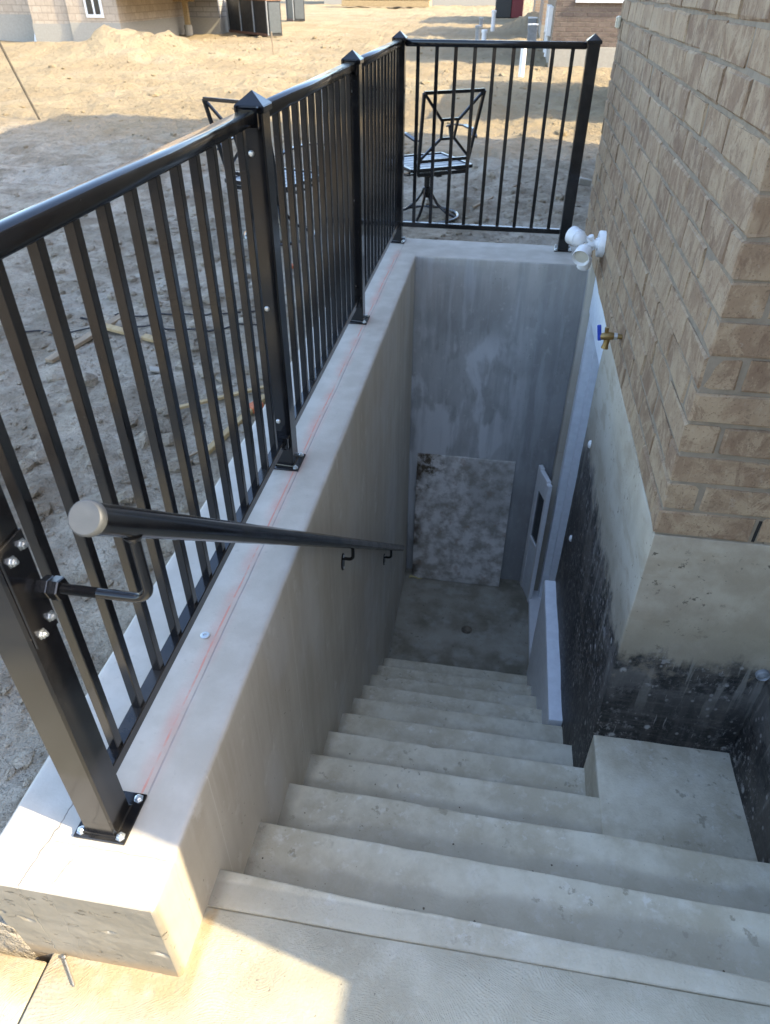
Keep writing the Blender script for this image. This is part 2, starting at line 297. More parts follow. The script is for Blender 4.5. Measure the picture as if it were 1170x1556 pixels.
def mat_paint():
    k = N('black_gloss_paint'); d = k.noise(6, detail=6, rough=.65); nx, ny, nz_ = k.xyz(k.nor)
    dust = k.mul(k.rng(d, .45, .7, .02, .22), k.rng(nz_, -.2, .8, .25, 1))
    spk = k.mul(k.rng(k.noise(150, detail=3), .68, .74), .35)
    c = k.mix(k.mth('MAXIMUM', dust, spk), (.0075, .0075, .0085), (.11, .098, .08))
    return k.fin(c, k.rng(d, .35, .7, .11, .26), k.bump(k.noise(70, detail=2), .06, .001), spec=.5, coat=.1)
M = dict(
    wall=mat_wall(), step=mat_step(), slab=mat_slab(), landing=mat_landing(), found=mat_foundation(), dirt=mat_dirt(), ply=mat_ply(),
    brick=mat_brick('worn_brick', ((.225, .148, .094), (.345, .243, .155), (.415, .312, .202), (.172, .105, .068))),
    brick2=mat_brick('dark_brick', ((.13, .098, .08), (.17, .132, .108), (.19, .15, .12), (.11, .082, .068))),
    mortar=plain('mortar', (.25, .205, .152), .95, bump=.003, spec=.15),
    black=mat_paint(),
    zinc=plain('zinc_bolt', (.62, .64, .63), .38, .9),
    cap=plain('grey_plastic_cap', (.085, .09, .093), .55, bump=.0006),
    chrome=plain('plate_black', (.02, .02, .021), .3, coat=.3),
    white=plain('white_plastic', (.80, .80, .79), .38, var=.03),
    cream=plain('cream_plastic', (.55, .50, .38), .5),
    offwhite=plain('white_paint', (.80, .83, .86), .5, var=.05),
    lens=plain('light_lens', (.70, .66, .55), .15, var=.05),
    brass=plain('brass', (.30, .21, .09), .38, .9),
    blue=plain('blue_handle', (.02, .06, .42), .4),
    glass=plain('dark_glass', (.012, .016, .018), .08, spec=.8),
    seat=plain('pale_sling', (.24, .25, .26), .4),
    wood=mat_wood('pale_timber', (.33, .235, .12), (.43, .32, .175)),
    oldwood=mat_wood('weathered_timber', (.24, .18, .12), (.34, .265, .18)),
    dark=plain('dark_void', (.012, .011, .01), .9),
    bin=plain('bin_black', (.022, .023, .024), .45, var=.15),
    bingrey=plain('bin_end_grey', (.075, .085, .09), .4, var=.1),
    rust=plain('rusty_rim', (.20, .10, .06), .8, var=.4),
    greyfr=plain('grey_metal', (.30, .31, .31), .45),
    conc2=plain('pale_foundation', (.34, .315, .265), .9, var=.06),
    house3=mat_tex_brick('pale_brick_courses', (.43, .35, .265), (.50, .41, .315), (.35, .29, .22), .30, .17, .010),
    stone=mat_tex_brick('grey_brick_courses', (.33, .32, .305), (.40, .385, .36), (.24, .23, .22), .5, .14, .012),
    hwall=mat_tex_brick('brown_brick_courses', (.32, .235, .17), (.38, .29, .21), (.36, .325, .275), .269, .0921, .011),
    roof=plain('roof_shingle', (.06, .055, .05), .9),
    redp=plain('dark_red_paint', (.16, .02, .025), .5),
    darkwood=plain('dark_wood', (.06, .045, .025), .7, var=.3),
    grit=plain('grit', (.16, .135, .10), .9, var=.4),
    paper=plain('yellow_scrap', (.62, .55, .27), .7),
    orange=plain('orange_scrap', (.45, .13, .05), .7),
    rubber=plain('cable_rubber', (.025, .022, .022), .6),
    steel=plain('screw_steel', (.33, .31, .28), .45, .8),
)
# ------------------------------------------------------------------ mesh helpers
class MB:
    def __init__(s): s.v = []; s.f = []
    def add(s, v, f):
        o = len(s.v); s.v += [tuple(p) for p in v]; s.f += [tuple(i+o for i in q) for q in f]; return s
    def box(s, x0, x1, y0, y1, z0, z1, b=0, jit=0):
        if b <= 0:
            v = [(x, y, z) for x in (x0, x1) for y in (y0, y1) for z in (z0, z1)]
            return s.add(v, [(0, 1, 3, 2), (4, 6, 7, 5), (0, 4, 5, 1), (2, 3, 7, 6), (0, 2, 6, 4), (1, 5, 7, 3)])
        bm = bmesh.new(); bmesh.ops.create_cube(bm, size=1)
        for v in bm.verts: v.co = V(((x0+x1)/2+v.co.x*(x1-x0), (y0+y1)/2+v.co.y*(y1-y0), (z0+z1)/2+v.co.z*(z1-z0)))
        bmesh.ops.bevel(bm, geom=bm.edges[:], offset=b, segments=1, affect='EDGES')
        if jit:
            for v in bm.verts: v.co += V((random.uniform(-jit, jit), random.uniform(-jit, jit), random.uniform(-jit, jit)))
        return s.bm(bm)
    def bm(s, bm):
        bm.verts.index_update(); s.add([v.co[:] for v in bm.verts], [[v.index for v in f.verts] for f in bm.faces]); bm.free(); return s
    def rbox(s, x0, x1, y0, y1, z0, z1, r, step, fn=None, warp=None):
        def ax(a, b):
            n = max(1, int(math.ceil((b-a-2*r)/step)))
            return [a, a+.3*r, a+r] + [a+r+(b-a-2*r)*i/n for i in range(1, n)] + [b-r, b-.3*r, b]
        X, Y, Z = ax(x0, x1), ax(y0, y1), ax(z0, z1); idx = {}; vs = []; fs = []
        def vid(i, j, k):
            if (i, j, k) not in idx:
                p = V((X[i], Y[j], Z[k])); q = V((min(max(p.x, x0+r), x1-r), min(max(p.y, y0+r), y1-r), min(max(p.z, z0+r), z1-r)))
                d = p-q; n = d.normalized(); p = q+n*r
                if warp: p = V(warp(p))
                if fn: p = p+n*fn(p)
                idx[(i, j, k)] = len(vs); vs.append(p[:])
            return idx[(i, j, k)]
        nx, ny, nz = len(X), len(Y), len(Z)
        for i in range(nx-1):
            for j in range(ny-1):
                fs.append([vid(i, j, 0), vid(i, j+1, 0), vid(i+1, j+1, 0), vid(i+1, j, 0)])
                fs.append([vid(i, j, nz-1), vid(i+1, j, nz-1), vid(i+1, j+1, nz-1), vid(i, j+1, nz-1)])
        for i in range(nx-1):
            for k in range(nz-1):
                fs.append([vid(i, 0, k), vid(i+1, 0, k), vid(i+1, 0, k+1), vid(i, 0, k+1)])
                fs.append([vid(i, ny-1, k), vid(i, ny-1, k+1), vid(i+1, ny-1, k+1), vid(i+1, ny-1, k)])
        for j in range(ny-1):
            for k in range(nz-1):
                fs.append([vid(0, j, k), vid(0, j, k+1), vid(0, j+1, k+1), vid(0, j+1, k)])
                fs.append([vid(nx-1, j, k), vid(nx-1, j+1, k), vid(nx-1, j+1, k+1), vid(nx-1, j, k+1)])
        return s.add(vs, fs)
    def obox(s, c, ux, uy, uz, hx, hy, hz, b=0):
        t = MB().box(-hx, hx, -hy, hy, -hz, hz, b); c = V(c)
        return s.add([c+ux*p[0]+uy*p[1]+uz*p[2] for p in t.v], t.f)
    def bar(s, a, b, wx, wy, bev=0, up=(0, 0, 1)):
        a, b = V(a), V(b); d = (b-a); L = d.length; d.normalize(); u = V(up)
        if abs(d.dot(u)) > .98: u = V((0, 1, 0))
        sx = d.cross(u).normalized(); sy = sx.cross(d)
        return s.obox((a+b)/2, sx, d, sy, wx/2, L/2, wy/2, bev)
    def tube(s, pts, r, seg=10, cap=True, closed=False):
        pts = [V(p) for p in pts]; n = len(pts); vs = []; fs = []; rr = r if isinstance(r, (list, tuple)) else [r]*n
        ref = None
        for i, p in enumerate(pts):
            d = (pts[(i+1) % n]-pts[i-1]) if closed else (pts[min(i+1, n-1)]-pts[max(i-1, 0)])
            d.normalize()
            if ref is None:
                ref = d.orthogonal().normalized()
            ref = (ref-d*ref.dot(d)).normalized(); b = d.cross(ref)
            vs += [p+(ref*cos(2*pi*k/seg)+b*sin(2*pi*k/seg))*rr[i] for k in range(seg)]
        for i in range(n if closed else n-1):
            for k in range(seg):
                a, c = i*seg, ((i+1) % n)*seg
                fs.append((a+k, a+(k+1) % seg, c+(k+1) % seg, c+k))
        if cap and not closed: fs += [tuple(range(seg))[::-1], tuple((n-1)*seg+k for k in range(seg))]
        return s.add(vs, fs)
    def disc(s, a, d, prof, seg=16):      # lathe: prof = (offset along d, radius)
        a = V(a); d = V(d).normalized(); pts = [a+d*o for o, r in prof]
        u = d.orthogonal().normalized(); b = d.cross(u); vs = []; fs = []
        for (o, r) in prof: vs += [a+d*o+(u*cos(2*pi*k/seg)+b*sin(2*pi*k/seg))*r for k in range(seg)]
        for i in range(len(prof)-1):
            for k in range(seg): fs.append((i*seg+k, i*seg+(k+1) % seg, (i+1)*seg+(k+1) % seg, (i+1)*seg+k))
        fs += [tuple(range(seg))[::-1], tuple((len(prof)-1)*seg+k for k in range(seg))]
        return s.add(vs, fs)
def wloc(o):
    p = V(o.location)
    while o.parent: o = o.parent; p += V(o.location)
    return p
def obj(name, mb, mt, parent=None, smooth=False, loc=None, sharp=35):
    """one mesh object; mb holds world coordinates, the origin goes to loc (or to the parent's)"""
    base = wloc(parent) if parent else V((0, 0, 0)); o0 = V(loc) if loc is not None else base
    me = bpy.data.meshes.new(name); me.from_pydata([(p[0]-o0.x, p[1]-o0.y, p[2]-o0.z) for p in mb.v], [], mb.f); me.update()
    bm = bmesh.new(); bm.from_mesh(me); bmesh.ops.recalc_face_normals(bm, faces=bm.faces); bm.to_mesh(me); bm.free()
    me.materials.append(mt)
    if smooth:
        for p in me.polygons: p.use_smooth = True
        if sharp: me.set_sharp_from_angle(angle=R(sharp))
    o = bpy.data.objects.new(name, me); COL.objects.link(o); o.location = o0-base
    if parent: o.parent = parent
    return o
def inst(src, name, loc, parent, rot=None):
    o = bpy.data.objects.new(name, src if isinstance(src, bpy.types.Mesh) else src.data); COL.objects.link(o); o.location = V(loc)-(wloc(parent) if parent else V((0, 0, 0)))
    if rot: o.rotation_euler = rot
    if parent: o.parent = parent
    return o
def tag(o, label=None, cat=None, group=None, kind=None):
    if label: o['label'] = label
    if cat: o['category'] = cat
    if group: o['group'] = group
    if kind: o['kind'] = kind
    return o
def thing(name, loc, label, cat, group=None):
    o = bpy.data.objects.new(name, None); COL.objects.link(o); o.location = loc; o.empty_display_size = .1
    return tag(o, label, cat, group)
def nz(p, s, a, o=(0, 0, 0)): return a*noise.noise(V((p[0]*s+o[0], p[1]*s+o[1], p[2]*s+o[2])))
# ------------------------------------------------------------------ key dimensions (metres; z = 0 is the top of the stairwell wall)
XI, XF = .156, 1.169          # inner face of the stairwell wall, face of the house
YI, YO = 3.625, 3.98          # far wall, inner and outer
ZS, ZL = -.300, -2.513        # slab, lower landing
NOSE = [.078+(.235 if k else 0)+max(0, k-1)*.2422 for k in range(11)]
ZST = [-.312-.2001*k for k in range(11)]
YC, XR = 1.041, 1.652         # front face of the house corner, tarred wall to the right
P1, P2, P3, PW = 1.3056, 2.5827, 3.8977, 1.0293
# ------------------------------------------------------------------ ground
def ground_h(x, y):
    h = -.19
    if y > 3.9: h = -.19+.07*max(0, 1-abs(y-4.0)/.6)*(1 if -.4 < x < 1.6 else 0)
    amp = min(1, max(.35, (-.2-x)/.5 if x < .2 else (y-3.9)/.6))
    p = (x, y, 0)
    h += amp*(nz(p, .45, .05)+nz(p, 1.6, .035)+nz(p, 5.5, .03)+abs(nz(p, 11, .03))+nz(p, 21, .012))
    # wheel ruts across the yard
    for k, (a, b, dd) in enumerate(((6.3, .10, .045), (7.5, .06, .035), (12.6, .05, .06), (14, .09, .06))):
        t = y-(a+b*x+.25*sin(x*.7+k)); h -= dd*math.exp(-(t/.16)**2)-.6*dd*math.exp(-((abs(t)-.32)/.14)**2)
    # heap of sand before the far house
    def heap(cx, cy, rx, ry, hh, s):
        q = ((x-cx)/rx)**2+((y-cy)/ry)**2
        if q > 2.6: return 0
        return hh*math.exp(-q*1.6)*(1+.45*noise.noise(V((x*1.3+s, y*1.3, 0)))+.35*noise.noise(V((x*3.1+s, y*3.1, 0)))-.3*abs(noise.noise(V((x*5.5+s, y*5.5, 0)))))
    if y > 8: h += (.05*noise.noise(V((x*2.3, y*2.3, 4)))-.05*abs(noise.noise(V((x*1.1, y*2.6, 9)))))*min(1, (y-8)/3)
    h += heap(-8.2, 17.8, 1.7, 2.2, .56, 1)+heap(-10.9, 17.2, 2.0, 2.2, .24, 5)+heap(-6.3, 17.6, 1.8, 2.0, .14, 9)
    h += heap(1.2, 33, 1.2, 2, .5, 3)+heap(-3.5, 24, 3, 1.2, .16, 12)
    if (y < -.09 and x > -.18) or (y < -.15 and x > -1.12): h = -.40
    return h
def lines(lo, dl, dh, hi, step, g):
    n = int(round((dh-dl)/step)); L = [dl+(dh-dl)*i/n for i in range(n+1)]; s = step; a = dl
    while a > lo: s *= g; a -= s; L.insert(0, a)
    s = step; a = dh
    while a < hi: s *= g; a += s; L.append(a)
    return L
HX0, HX1, HY0, HY1 = -.17, 1.75, -.10, 3.95
gx = lines(-120, -4.5, HX0, HX0, .036, 1.03)[:]
gx += [-1.125, -1.115, -.185] + [HX0+(HX1-HX0)*i/48 for i in range(1, 49)] + lines(HX1, HX1, 3.0, 120, .06, 1.12)[1:]
gx = sorted(set(round(v, 4) for v in gx))
gy = [-40, -20, -10, -5, -2.2, -1.2, -.6, -.3, -.2, -.151, -.145, -.12] + [HY0+(HY1-HY0)*i/112 for i in range(113)] + lines(HY1, HY1, 10, 400, .042, 1.02)[1:]
gy = sorted(set(round(v, 4) for v in gy))
g = MB(); nxg = len(gx)
for y in gy:
    for x in gx: g.v.append((x, y, ground_h(x, y)))
for j in range(len(gy)-1):
    ym = (gy[j]+gy[j+1])/2
    for i in range(nxg-1):
        xm = (gx[i]+gx[i+1])/2
        if HX0 < xm < HX1 and HY0 < ym < HY1: continue
        a = j*nxg+i; g.f.append((a, a+1, a+nxg+1, a+nxg))
tag(obj('dirt_ground', g, M['dirt'], smooth=True, sharp=0), kind='structure')
# loose clods and stones
cl = MB(); ico = bmesh.new(); bmesh.ops.create_icosphere(ico, subdivisions=1, radius=1); ico.verts.index_update()
iv = [v.co.copy() for v in ico.verts]; jf = [[v.index for v in f.verts] for f in ico.faces]; ico.free()
for q in range(7600):
    if q < 5600: x = -.22-abs(random.gauss(0, 1.5)); y = random.uniform(-.05, 8.5)
    elif q < 6500: x = random.uniform(-.3, 2.2); y = 4.02+abs(random.gauss(0, 2))
    else: x = random.uniform(-9, 1.5); y = random.uniform(8, 26)
    if HX0-.03 < x < HX1 and y < HY1+.05: continue
    s = min(.045, .005*random.paretovariate(1.7))*(1 if y < 9 else 2.0); h = ground_h(x, y)
    sx, sy, sz = (s*random.uniform(.7, 1.4), s*random.uniform(.7, 1.4), s*random.uniform(.45, .9)); a = random.uniform(0, 6)
    cl.add([(x+(p.x*cos(a)-p.y*sin(a))*sx*random.uniform(.8, 1.2), y+(p.x*sin(a)+p.y*cos(a))*sy*random.uniform(.8, 1.2), h+p.z*sz+.1*sz) for p in iv], jf)
tag(obj('dirt_clods', cl, M['dirt']), kind='stuff')
# slab (two pours with a joint), landing
sw = lambda p: nz(p, 3, .0015)+nz(p, 20, .0006)
s_ = MB().rbox(-.128, XR+1.2, -2.2, -.0052, -.45, ZS, .004, .09, sw); tag(obj('concrete_slab', s_, M['slab'], smooth=True), kind='structure')
s_ = MB().rbox(-1.1, -.133, -2.2, -.16, -.45, ZS-.003, .006, .09, sw); tag(obj('concrete_slab', s_, M['slab'], smooth=True), kind='structure')
s_ = MB().rbox(.10, 1.9, 2.40, 3.68, -2.7, ZL, .004, .08, lambda p: nz(p, 2, .004)); tag(obj('landing_floor', s_, M['landing'], smooth=True), kind='structure')
# ------------------------------------------------------------------ stairs
stair = bpy.data.objects.new('concrete_stairs', None); COL.objects.link(stair); stair.location = (.66, 1.3, ZL); tag(stair, kind='structure')
def add_back(o, y0, y1):
    at = o.data.attributes.new('back', 'FLOAT', 'POINT'); oy = wloc(o).y
    for i, v in enumerate(o.data.vertices): at.data[i].value = min(1, max(0, 1-(v.co.y+oy-y0)/(y1-y0)))
for k in range(11):
    y0 = -.003 if k == 0 else NOSE[k-1]-.012; y1 = NOSE[k]
    xr = XR+.02 if k <= 2 else (1.176 if k == 4 else (XF+.02 if k <= 6 else 1.112))
    if k == 3: xr = 1.178
    skew = {0: -.030, 1: -.022, 2: -.015}.get(k, -.006)
    def wp(p, y0=y0, y1=y1, skew=skew, k=k):
        t = max(0, (p.y-y0)/(y1-y0)); return (p.x, p.y+t*(skew*(p.x-.16)+.004*noise.noise(V((p.x*3, k*7, 0)))), p.z+.003*noise.noise(V((p.x*2.2, p.y*2.2, k*3)))*(1 if p.z > ZST[k]-.02 else 0))
    def fn(p, k=k):
        e = nz(p, 55, .0007)+nz(p, 16, .001)
        if p.y > NOSE[k]-.012 and noise.noise(V((p.x*13, k*5.3, p.z*10))) > .36: e -= .008*(noise.noise(V((p.x*13, k*5.3, p.z*10)))-.36)/.3+nz(p, 90, .0015)
        return e
    b = MB().rbox(XI-.02, xr, y0, y1, (ZST[k]-.36) if k else -.55, ZST[k] if k else ZS-.002, .0075, .022, fn, wp)
    o = obj('step', b, M['step'], stair, smooth=True, sharp=0); add_back(o, y0+.02, y0+.235 if k else y1)
# platform at the level of the fourth tread, beside the house corner
b = MB().rbox(1.172, XR+.02, NOSE[2]-.012, YC+.02, -1.5, ZST[3]+.002, .006, .03, lambda p: nz(p, 8, .0015)+nz(p, 40, .0006))
o = obj('platform', b, M['step'], stair, smooth=True, sharp=0)
at = o.data.attributes.new('back', 'FLOAT', 'POINT')
for i, v in enumerate(o.data.vertices):
    p = v.co+V(stair.location); at.data[i].value = max(0, min(.62, (p.x-1.45)*1.5+(p.y-.9)*1.6))
gt = MB()
for q in range(700):
    k = random.choice(range(1, 11)); y = (NOSE[k-1] if k else .0)+abs(random.gauss(0, .06))+.012
    x = random.choice((XI+.012+abs(random.gauss(0, .05)), random.uniform(.17, 1.08), random.uniform(.17, 1.6 if k < 3 else 1.08))); z = ZST[k] if k else ZS
    if q > 560: x, y, z = random.uniform(.2, 1.1), random.uniform(2.6, 3.5), ZL
    elif y > NOSE[k]-.03: continue
    r = min(.0030, .0010*random.paretovariate(1.6))
    gt.add([(x+p.x*r*random.uniform(.7, 1.3), y+p.y*r*random.uniform(.7, 1.3), z+r*.45+p.z*r*.7) for p in iv], jf)
tag(obj('grit', gt, M['grit']), kind='stuff')
# concrete ledge that runs from the seventh tread to the door
b = MB().rbox(1.104, XF+.02, 1.535, 2.53, -2.6, -1.497, .005, .06, lambda p: nz(p, 6, .002))
tag(obj('footing_ledge', b, M['offwhite'], smooth=True, loc=(1.13, 2.0, ZL)), 'narrow pale blue white ledge along the foundation beside the lower steps', 'ledge')
# ------------------------------------------------------------------ stairwell wall (swept, mitred at the far corner)
def wall_sweep():
    t_ = .356; r = .011
    prof = []                                        # (t, z, nt, nz) from the foot of the inner face over the top to the foot of the outer face
    zs_ = [-2.62+(2.62-r)*i/60 for i in range(61)]
    for z in zs_: prof.append((t_, z, 1, 0))
    for a in (30, 60): prof.append((t_-r+r*cos(R(a)), -r+r*sin(R(a)), cos(R(a)), sin(R(a))))
    for i in range(22): prof.append((t_-r-(t_-2*r)*i/21, 0, 0, 1))
    for a in (120, 150): prof.append((r+r*cos(R(a)), -r+r*sin(R(a)), cos(R(a)), sin(R(a))))
    for z in (-r, -.05, -.1, -.2, -.4, -1, -2.62): prof.append((0, z, -1, 0))
    st = []                                          # stations
    yy = [-.145, -.1435, -.140, -.132]
    y = -.132
    while y < 1.0: y += .02; yy.append(y)
    while y < 3.55: y += .05; yy.append(y)
    for y in yy: st.append(('a', y))
    st.append(('c', 0))
    for i in range(1, 26): st.append(('b', XI+(1.69-XI)*i/25))
    vs = []; fs = []; npf = len(prof)
    for k, q in st:
        for (t, z, n1, n2) in prof:
            if k == 'a': p = V((-.2+t, q, z)); n = V((n1, 0, n2))
            elif k == 'c': p = V((-.2+t, YO-t, z)); n = V((n1, -n1, n2))*.7
            else: p = V((q, YO-t, z)); n = V((0, -n1, n2))
            d = nz(p, 9, .0012)+nz(p, 45, .0005)
            if k == 'a' and q < -.138:                # round the near end
                e = (.0 if q <= -.1449 else (.003 if q < -.143 else .0065))
                p = p+V((-(1 if n1 > .4 else (-1 if n1 < -.4 else 0))*(.007-e), 0, -(.007-e) if n2 > .4 else 0))
            vs.append(p+n*d)
    for i in range(len(st)-1):
        for j in range(npf-1):
            a = i*npf+j; fs.append((a, a+1, a+npf+1, a+npf))
    # near end face: gridded, with bug holes
    ex0, ex1 = -.193, .149; nx, nzv = 86, 90; o = len(vs)
    for i in range(nx+1):
        for j in range(nzv+1):
            x = ex0+(ex1-ex0)*i/nx; z = -.007-.373*j/nzv
            hm = noise.noise(V((x*9+2, z*22, 1.7)))+.5*noise.noise(V((x*34, z*70, 4)))
            zone = .5+.5*noise.noise(V((x*3+8, z*7+3, 0)))
            pit = min(.0042, max(0, hm-.50+.12*zone)*.05) if (zone > .40 and z > -.21) else 0
            ed = min(1, min(i, nx-i, j)/3)
            y = -.145+ed*(min(.011, pit)+.0010*noise.noise(V((x*12, z*30, 0)))+.0006*noise.noise(V((x*60, z*60, 0))))
            vs.append(V((x, y, z)))
    for i in range(nx):
        for j in range(nzv):
            a = o+i*(nzv+1)+j; fs.append((a, a+1, a+nzv+2, a+nzv+1))
    return MB().add(vs, fs)
ww = thing('stairwell_wall', (-.02, 1.8, -.3), 'pale concrete stairwell wall with a red chalk line along its top', 'concrete wall')
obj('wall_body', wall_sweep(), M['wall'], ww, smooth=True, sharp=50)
bw = MB().disc((.010, .498, .0005), (0, 0, 1), [(0, .012), (.002, .012), (.003, .010), (.003, .005), (.0005, .004)], 14)
tag(obj('washer', bw, M['zinc'], loc=(.01, .498, 0)), 'small zinc anchor washer lying in the wall top beside the red line', 'washer')
# ------------------------------------------------------------------ our house
house = thing('brick_house', (XF+.6, 2.5, -.3), 'tan brick house wall with parged and tarred foundation beside the stairs', 'house')
FZ = .048
fw = lambda p: nz(p, 4, .004)+nz(p, 13, .002)
DY0, DY1 = 2.55, 3.50
f_ = MB().rbox(XF, 2.4, YC, DY0, -2.62, FZ, .006, .05, fw)
obj('foundation_wall', f_, M['found'], house, smooth=True, sharp=0)
f_ = MB().rbox(XF, 2.4, DY1, 4.15, -2.62, FZ, .005, .05, fw); obj('foundation_wall', f_, M['wall'], house, smooth=True, sharp=0)
f_ = MB().rbox(XR, 8.6, -.33, YC+.02, -2.0, FZ, .006, .06, fw); obj('foundation_wall', f_, M['found'], house, smooth=True, sharp=0)
obj('foundation_wall', MB().box(2.5, 5, 4.151, 7.97, -.8, FZ), M['conc2'], house)
# bricks: corner courses alternate stretcher and header
BL, BH, BD, BJ = .2600, .0830, .09, .0090; CH = .0921
def brick_mesh(name, lx, ly, mt, lz=BH, bev=.0045, jit=.0034):
    mb = MB().box(-lx/2, lx/2, -ly/2, ly/2, -lz/2, lz/2, bev, jit)
    me = bpy.data.meshes.new(name); me.from_pydata(mb.v, [], mb.f); me.materials.append(mt); return me
bx = [brick_mesh('brick', BL, BD, M['brick']) for _ in range(6)]     # long side on x
by = [brick_mesh('brick', BD, BL, M['brick']) for _ in range(8)]     # long side on y
NB = 17
for k in range(NB):
    z = .0525+BH/2+k*CH
    j = lambda: random.uniform(-.0022, .0022)
    if k % 2 == 0:       # stretcher on the front, header on the side
        inst(random.choice(bx), 'brick', (XF+BL/2+j(), YC+BD/2+j(), z), house); y = YC+BD+BJ; x = XF+BL+BJ
    else:
        inst(random.choice(by), 'brick', (XF+BD/2+j(), YC+BL/2+j(), z), house); y = YC+BL+BJ; x = XF+BD+BJ
    if k == 0: x += .008
    while x < XR-.02:
        L = min(BL, XR-.003-x)
        me = random.choice(bx) if L > BL-.01 else brick_mesh('brick', L, BD, M['brick'])
        if L > .03: inst(me, 'brick', (x+L/2, YC+BD/2+j(), z), house)
        x += L+BJ
    while y < 4.13:
        L = min(BL, 4.148-y)
        me = random.choice(by) if L > BL-.01 else brick_mesh('brick', BD, L, M['brick'])
        if L > .03: inst(me, 'brick', (XF+BD/2+j(), y+L/2, z), house, (0, 0, random.choice((0, pi)) if L > BL-.01 else 0))
        y += L+BJ
zt_ = .0525+NB*CH
mo = MB().rbox(XF+.0042, XF+.30, YC+.0042, 4.143, FZ+.0008, zt_-.005, .003, .12, lambda p: nz(p, 30, .002)).box(XF+.301, XR-.002, YC+.0042, YC+.3, FZ+.0008, zt_-.005)
obj('mortar', mo, M['mortar'], house, smooth=True)
obj('weep_slot', MB().box(XF+BL+.006, XF+BL+.0135, YC+.0015, YC+.03, .0555, .128), M['dark'], house)
up = MB().box(XF, 2.6, YC, 4.15, zt_, 6.2).box(XR, 8.6, -.33, YC-.001, FZ+.001, 6.2).box(2.5, 5, 4.151, 7.97, FZ, 6.2).box(2.601, 8.6, YC, 4.15, FZ, 6.2)
obj('upper_wall', up, M['hwall'], house)
pw = obj('shade_wall', MB().box(2.5, 2.72, -5.4, -.332, -.31, 1.27).box(2.46, 2.86, -2.05, -1.35, -.31, 2.75), M['hwall'], house)  # unseen wall and pier, added to bound the sunlit patch and darken railing reflections
obj('shade_wall_cap', MB().box(2.5, 2.76, -1.348, -.3325, 1.2705, 1.308, .004).box(2.5, 2.76, -5.4, -2.052, 1.2705, 1.308, .004), M['conc2'], pw)
# basement door in its deep opening
xj = XF+.040
df = obj('door_frame', MB().box(xj, xj+.13, DY1-.085, DY1-.002, ZL+.0, -.235, .004).box(xj, xj+.13, DY0+.002, DY0+.085, ZL, -.235, .004), M['offwhite'], house)
obj('door_header', MB().box(xj-.006, xj+.13, DY0+.003, DY1-.003, -.234, FZ-.002, .004), M['offwhite'], df)
obj('door_stop', MB().box(xj+.05, xj+.13, DY1-.115, DY1-.0855, ZL, -.236, .003), M['offwhite'], df)
dr = obj('door', MB().box(xj+.135, xj+.18, DY0+.01, DY1-.01, ZL+.02, FZ-.004, .003).box(xj+.13, xj+.1349, DY0+.15, DY1-.25, -1.2, -.4, .002), M['offwhite'], house)
obj('door_sill', MB().box(1.140, xj+.13, DY0+.004, DY1-.004, ZL-.02, ZL+.035, .004), M['white'], house)
# white dabs of foam on the tar, vent hood
for (y, z, s) in ((2.325, -1.008, .014), (2.351, -.446, .015)):
    bb = MB().disc((XF-.002, y, z), (-1, 0, 0), [(-.004, s), (.004, s*.9), (.009, s*.5), (.010, .002)], 10)
    obj('foam_dab', MB().add([(p[0], p[1], z+(p[2]-z)*1.5) for p in bb.v], bb.f), M['white'], house, smooth=True)
hd = MB().disc((1.632, YC+.004, -.478), (0, -1, 0), [(-.01, .022), (.012, .022), (.016, .019), (.010, .016), (.012, .010), (.016, .002)], 20)
tag(obj('pipe_cap', hd, M['seat'], smooth=True, loc=(1.632, YC, -.478)), 'small white ribbed pipe cap on the foundation at the right edge', 'pipe cap')
# junction box at the far corner
jb = thing('outlet_box', (XF-.01, 4.10, 1.14), 'small white outlet box high on the far corner of the brick wall', 'outlet box')
obj('box_body', MB().box(XF-.020, XF-.001, 4.08, 4.13, 1.115, 1.17, .004), M['cream'], jb)
obj('box_cover', MB().box(XF-.025, XF-.0205, 4.084, 4.126, 1.119, 1.166, .002), M['cream'], jb)
# twin floodlight
fl = thing('flood_light', (XF, 3.17, .25), 'white twin head flood light with motion sensor fixed to the brick wall', 'flood light')
obj('base_plate', MB().disc((XF+.003, 3.17, .250), (-1, 0, 0), [(-.005, .064), (.026, .064), (.032, .060), (.032, .03), (.045, .026), (.046, .02)], 28), M['white'], fl, smooth=True)
def lamp_head(a, d, nm):
    h = obj('lamp_head', MB().disc(a, d, [(-.055, .004), (-.053, .014), (-.047, .026), (-.036, .035), (-.02, .0405), (-.0195, .0385), (-.0165, .0385), (-.016, .0415), (.012, .0425), (.030, .046), (.034, .045), (.030, .040), (.018, .036)], 24), M['white'], fl, smooth=True)
    obj('lens', MB().disc(V(a)+V(d).normalized()*.019, d, [(-.002, .036), (.002, .035), (.006, .02), (.007, .004)], 20), M['lens'], h, smooth=True)
lamp_head((1.030, 3.19, .272), (-.62, .76, .10), 1)
lamp_head((1.066, 3.10, .215), (-.30, -.85, -.36), 2)
obj('knuckle', MB().tube([(1.125, 3.17, .25), (1.095, 3.18, .262), (1.06, 3.20, .268)], .016, 10).tube([(1.125, 3.17, .25), (1.10, 3.155, .245), (1.075, 3.14, .236)], .015, 10).disc((1.10, 3.16, .285), (-.4, -.3, .9), [(-.01, .014), (.006, .014), (.008, .010)], 10), M['white'], fl, smooth=True)
obj('motion_sensor', MB().tube([(1.12, 3.17, .235), (1.10, 3.165, .205), (1.095, 3.16, .19)], .011, 8).disc((1.090, 3.155, .185), (-.15, -.25, -1), [(-.012, .02), (0, .034), (.03, .036), (.055, .031), (.064, .022), (.068, .004)], 18), M['white'], fl, smooth=True)
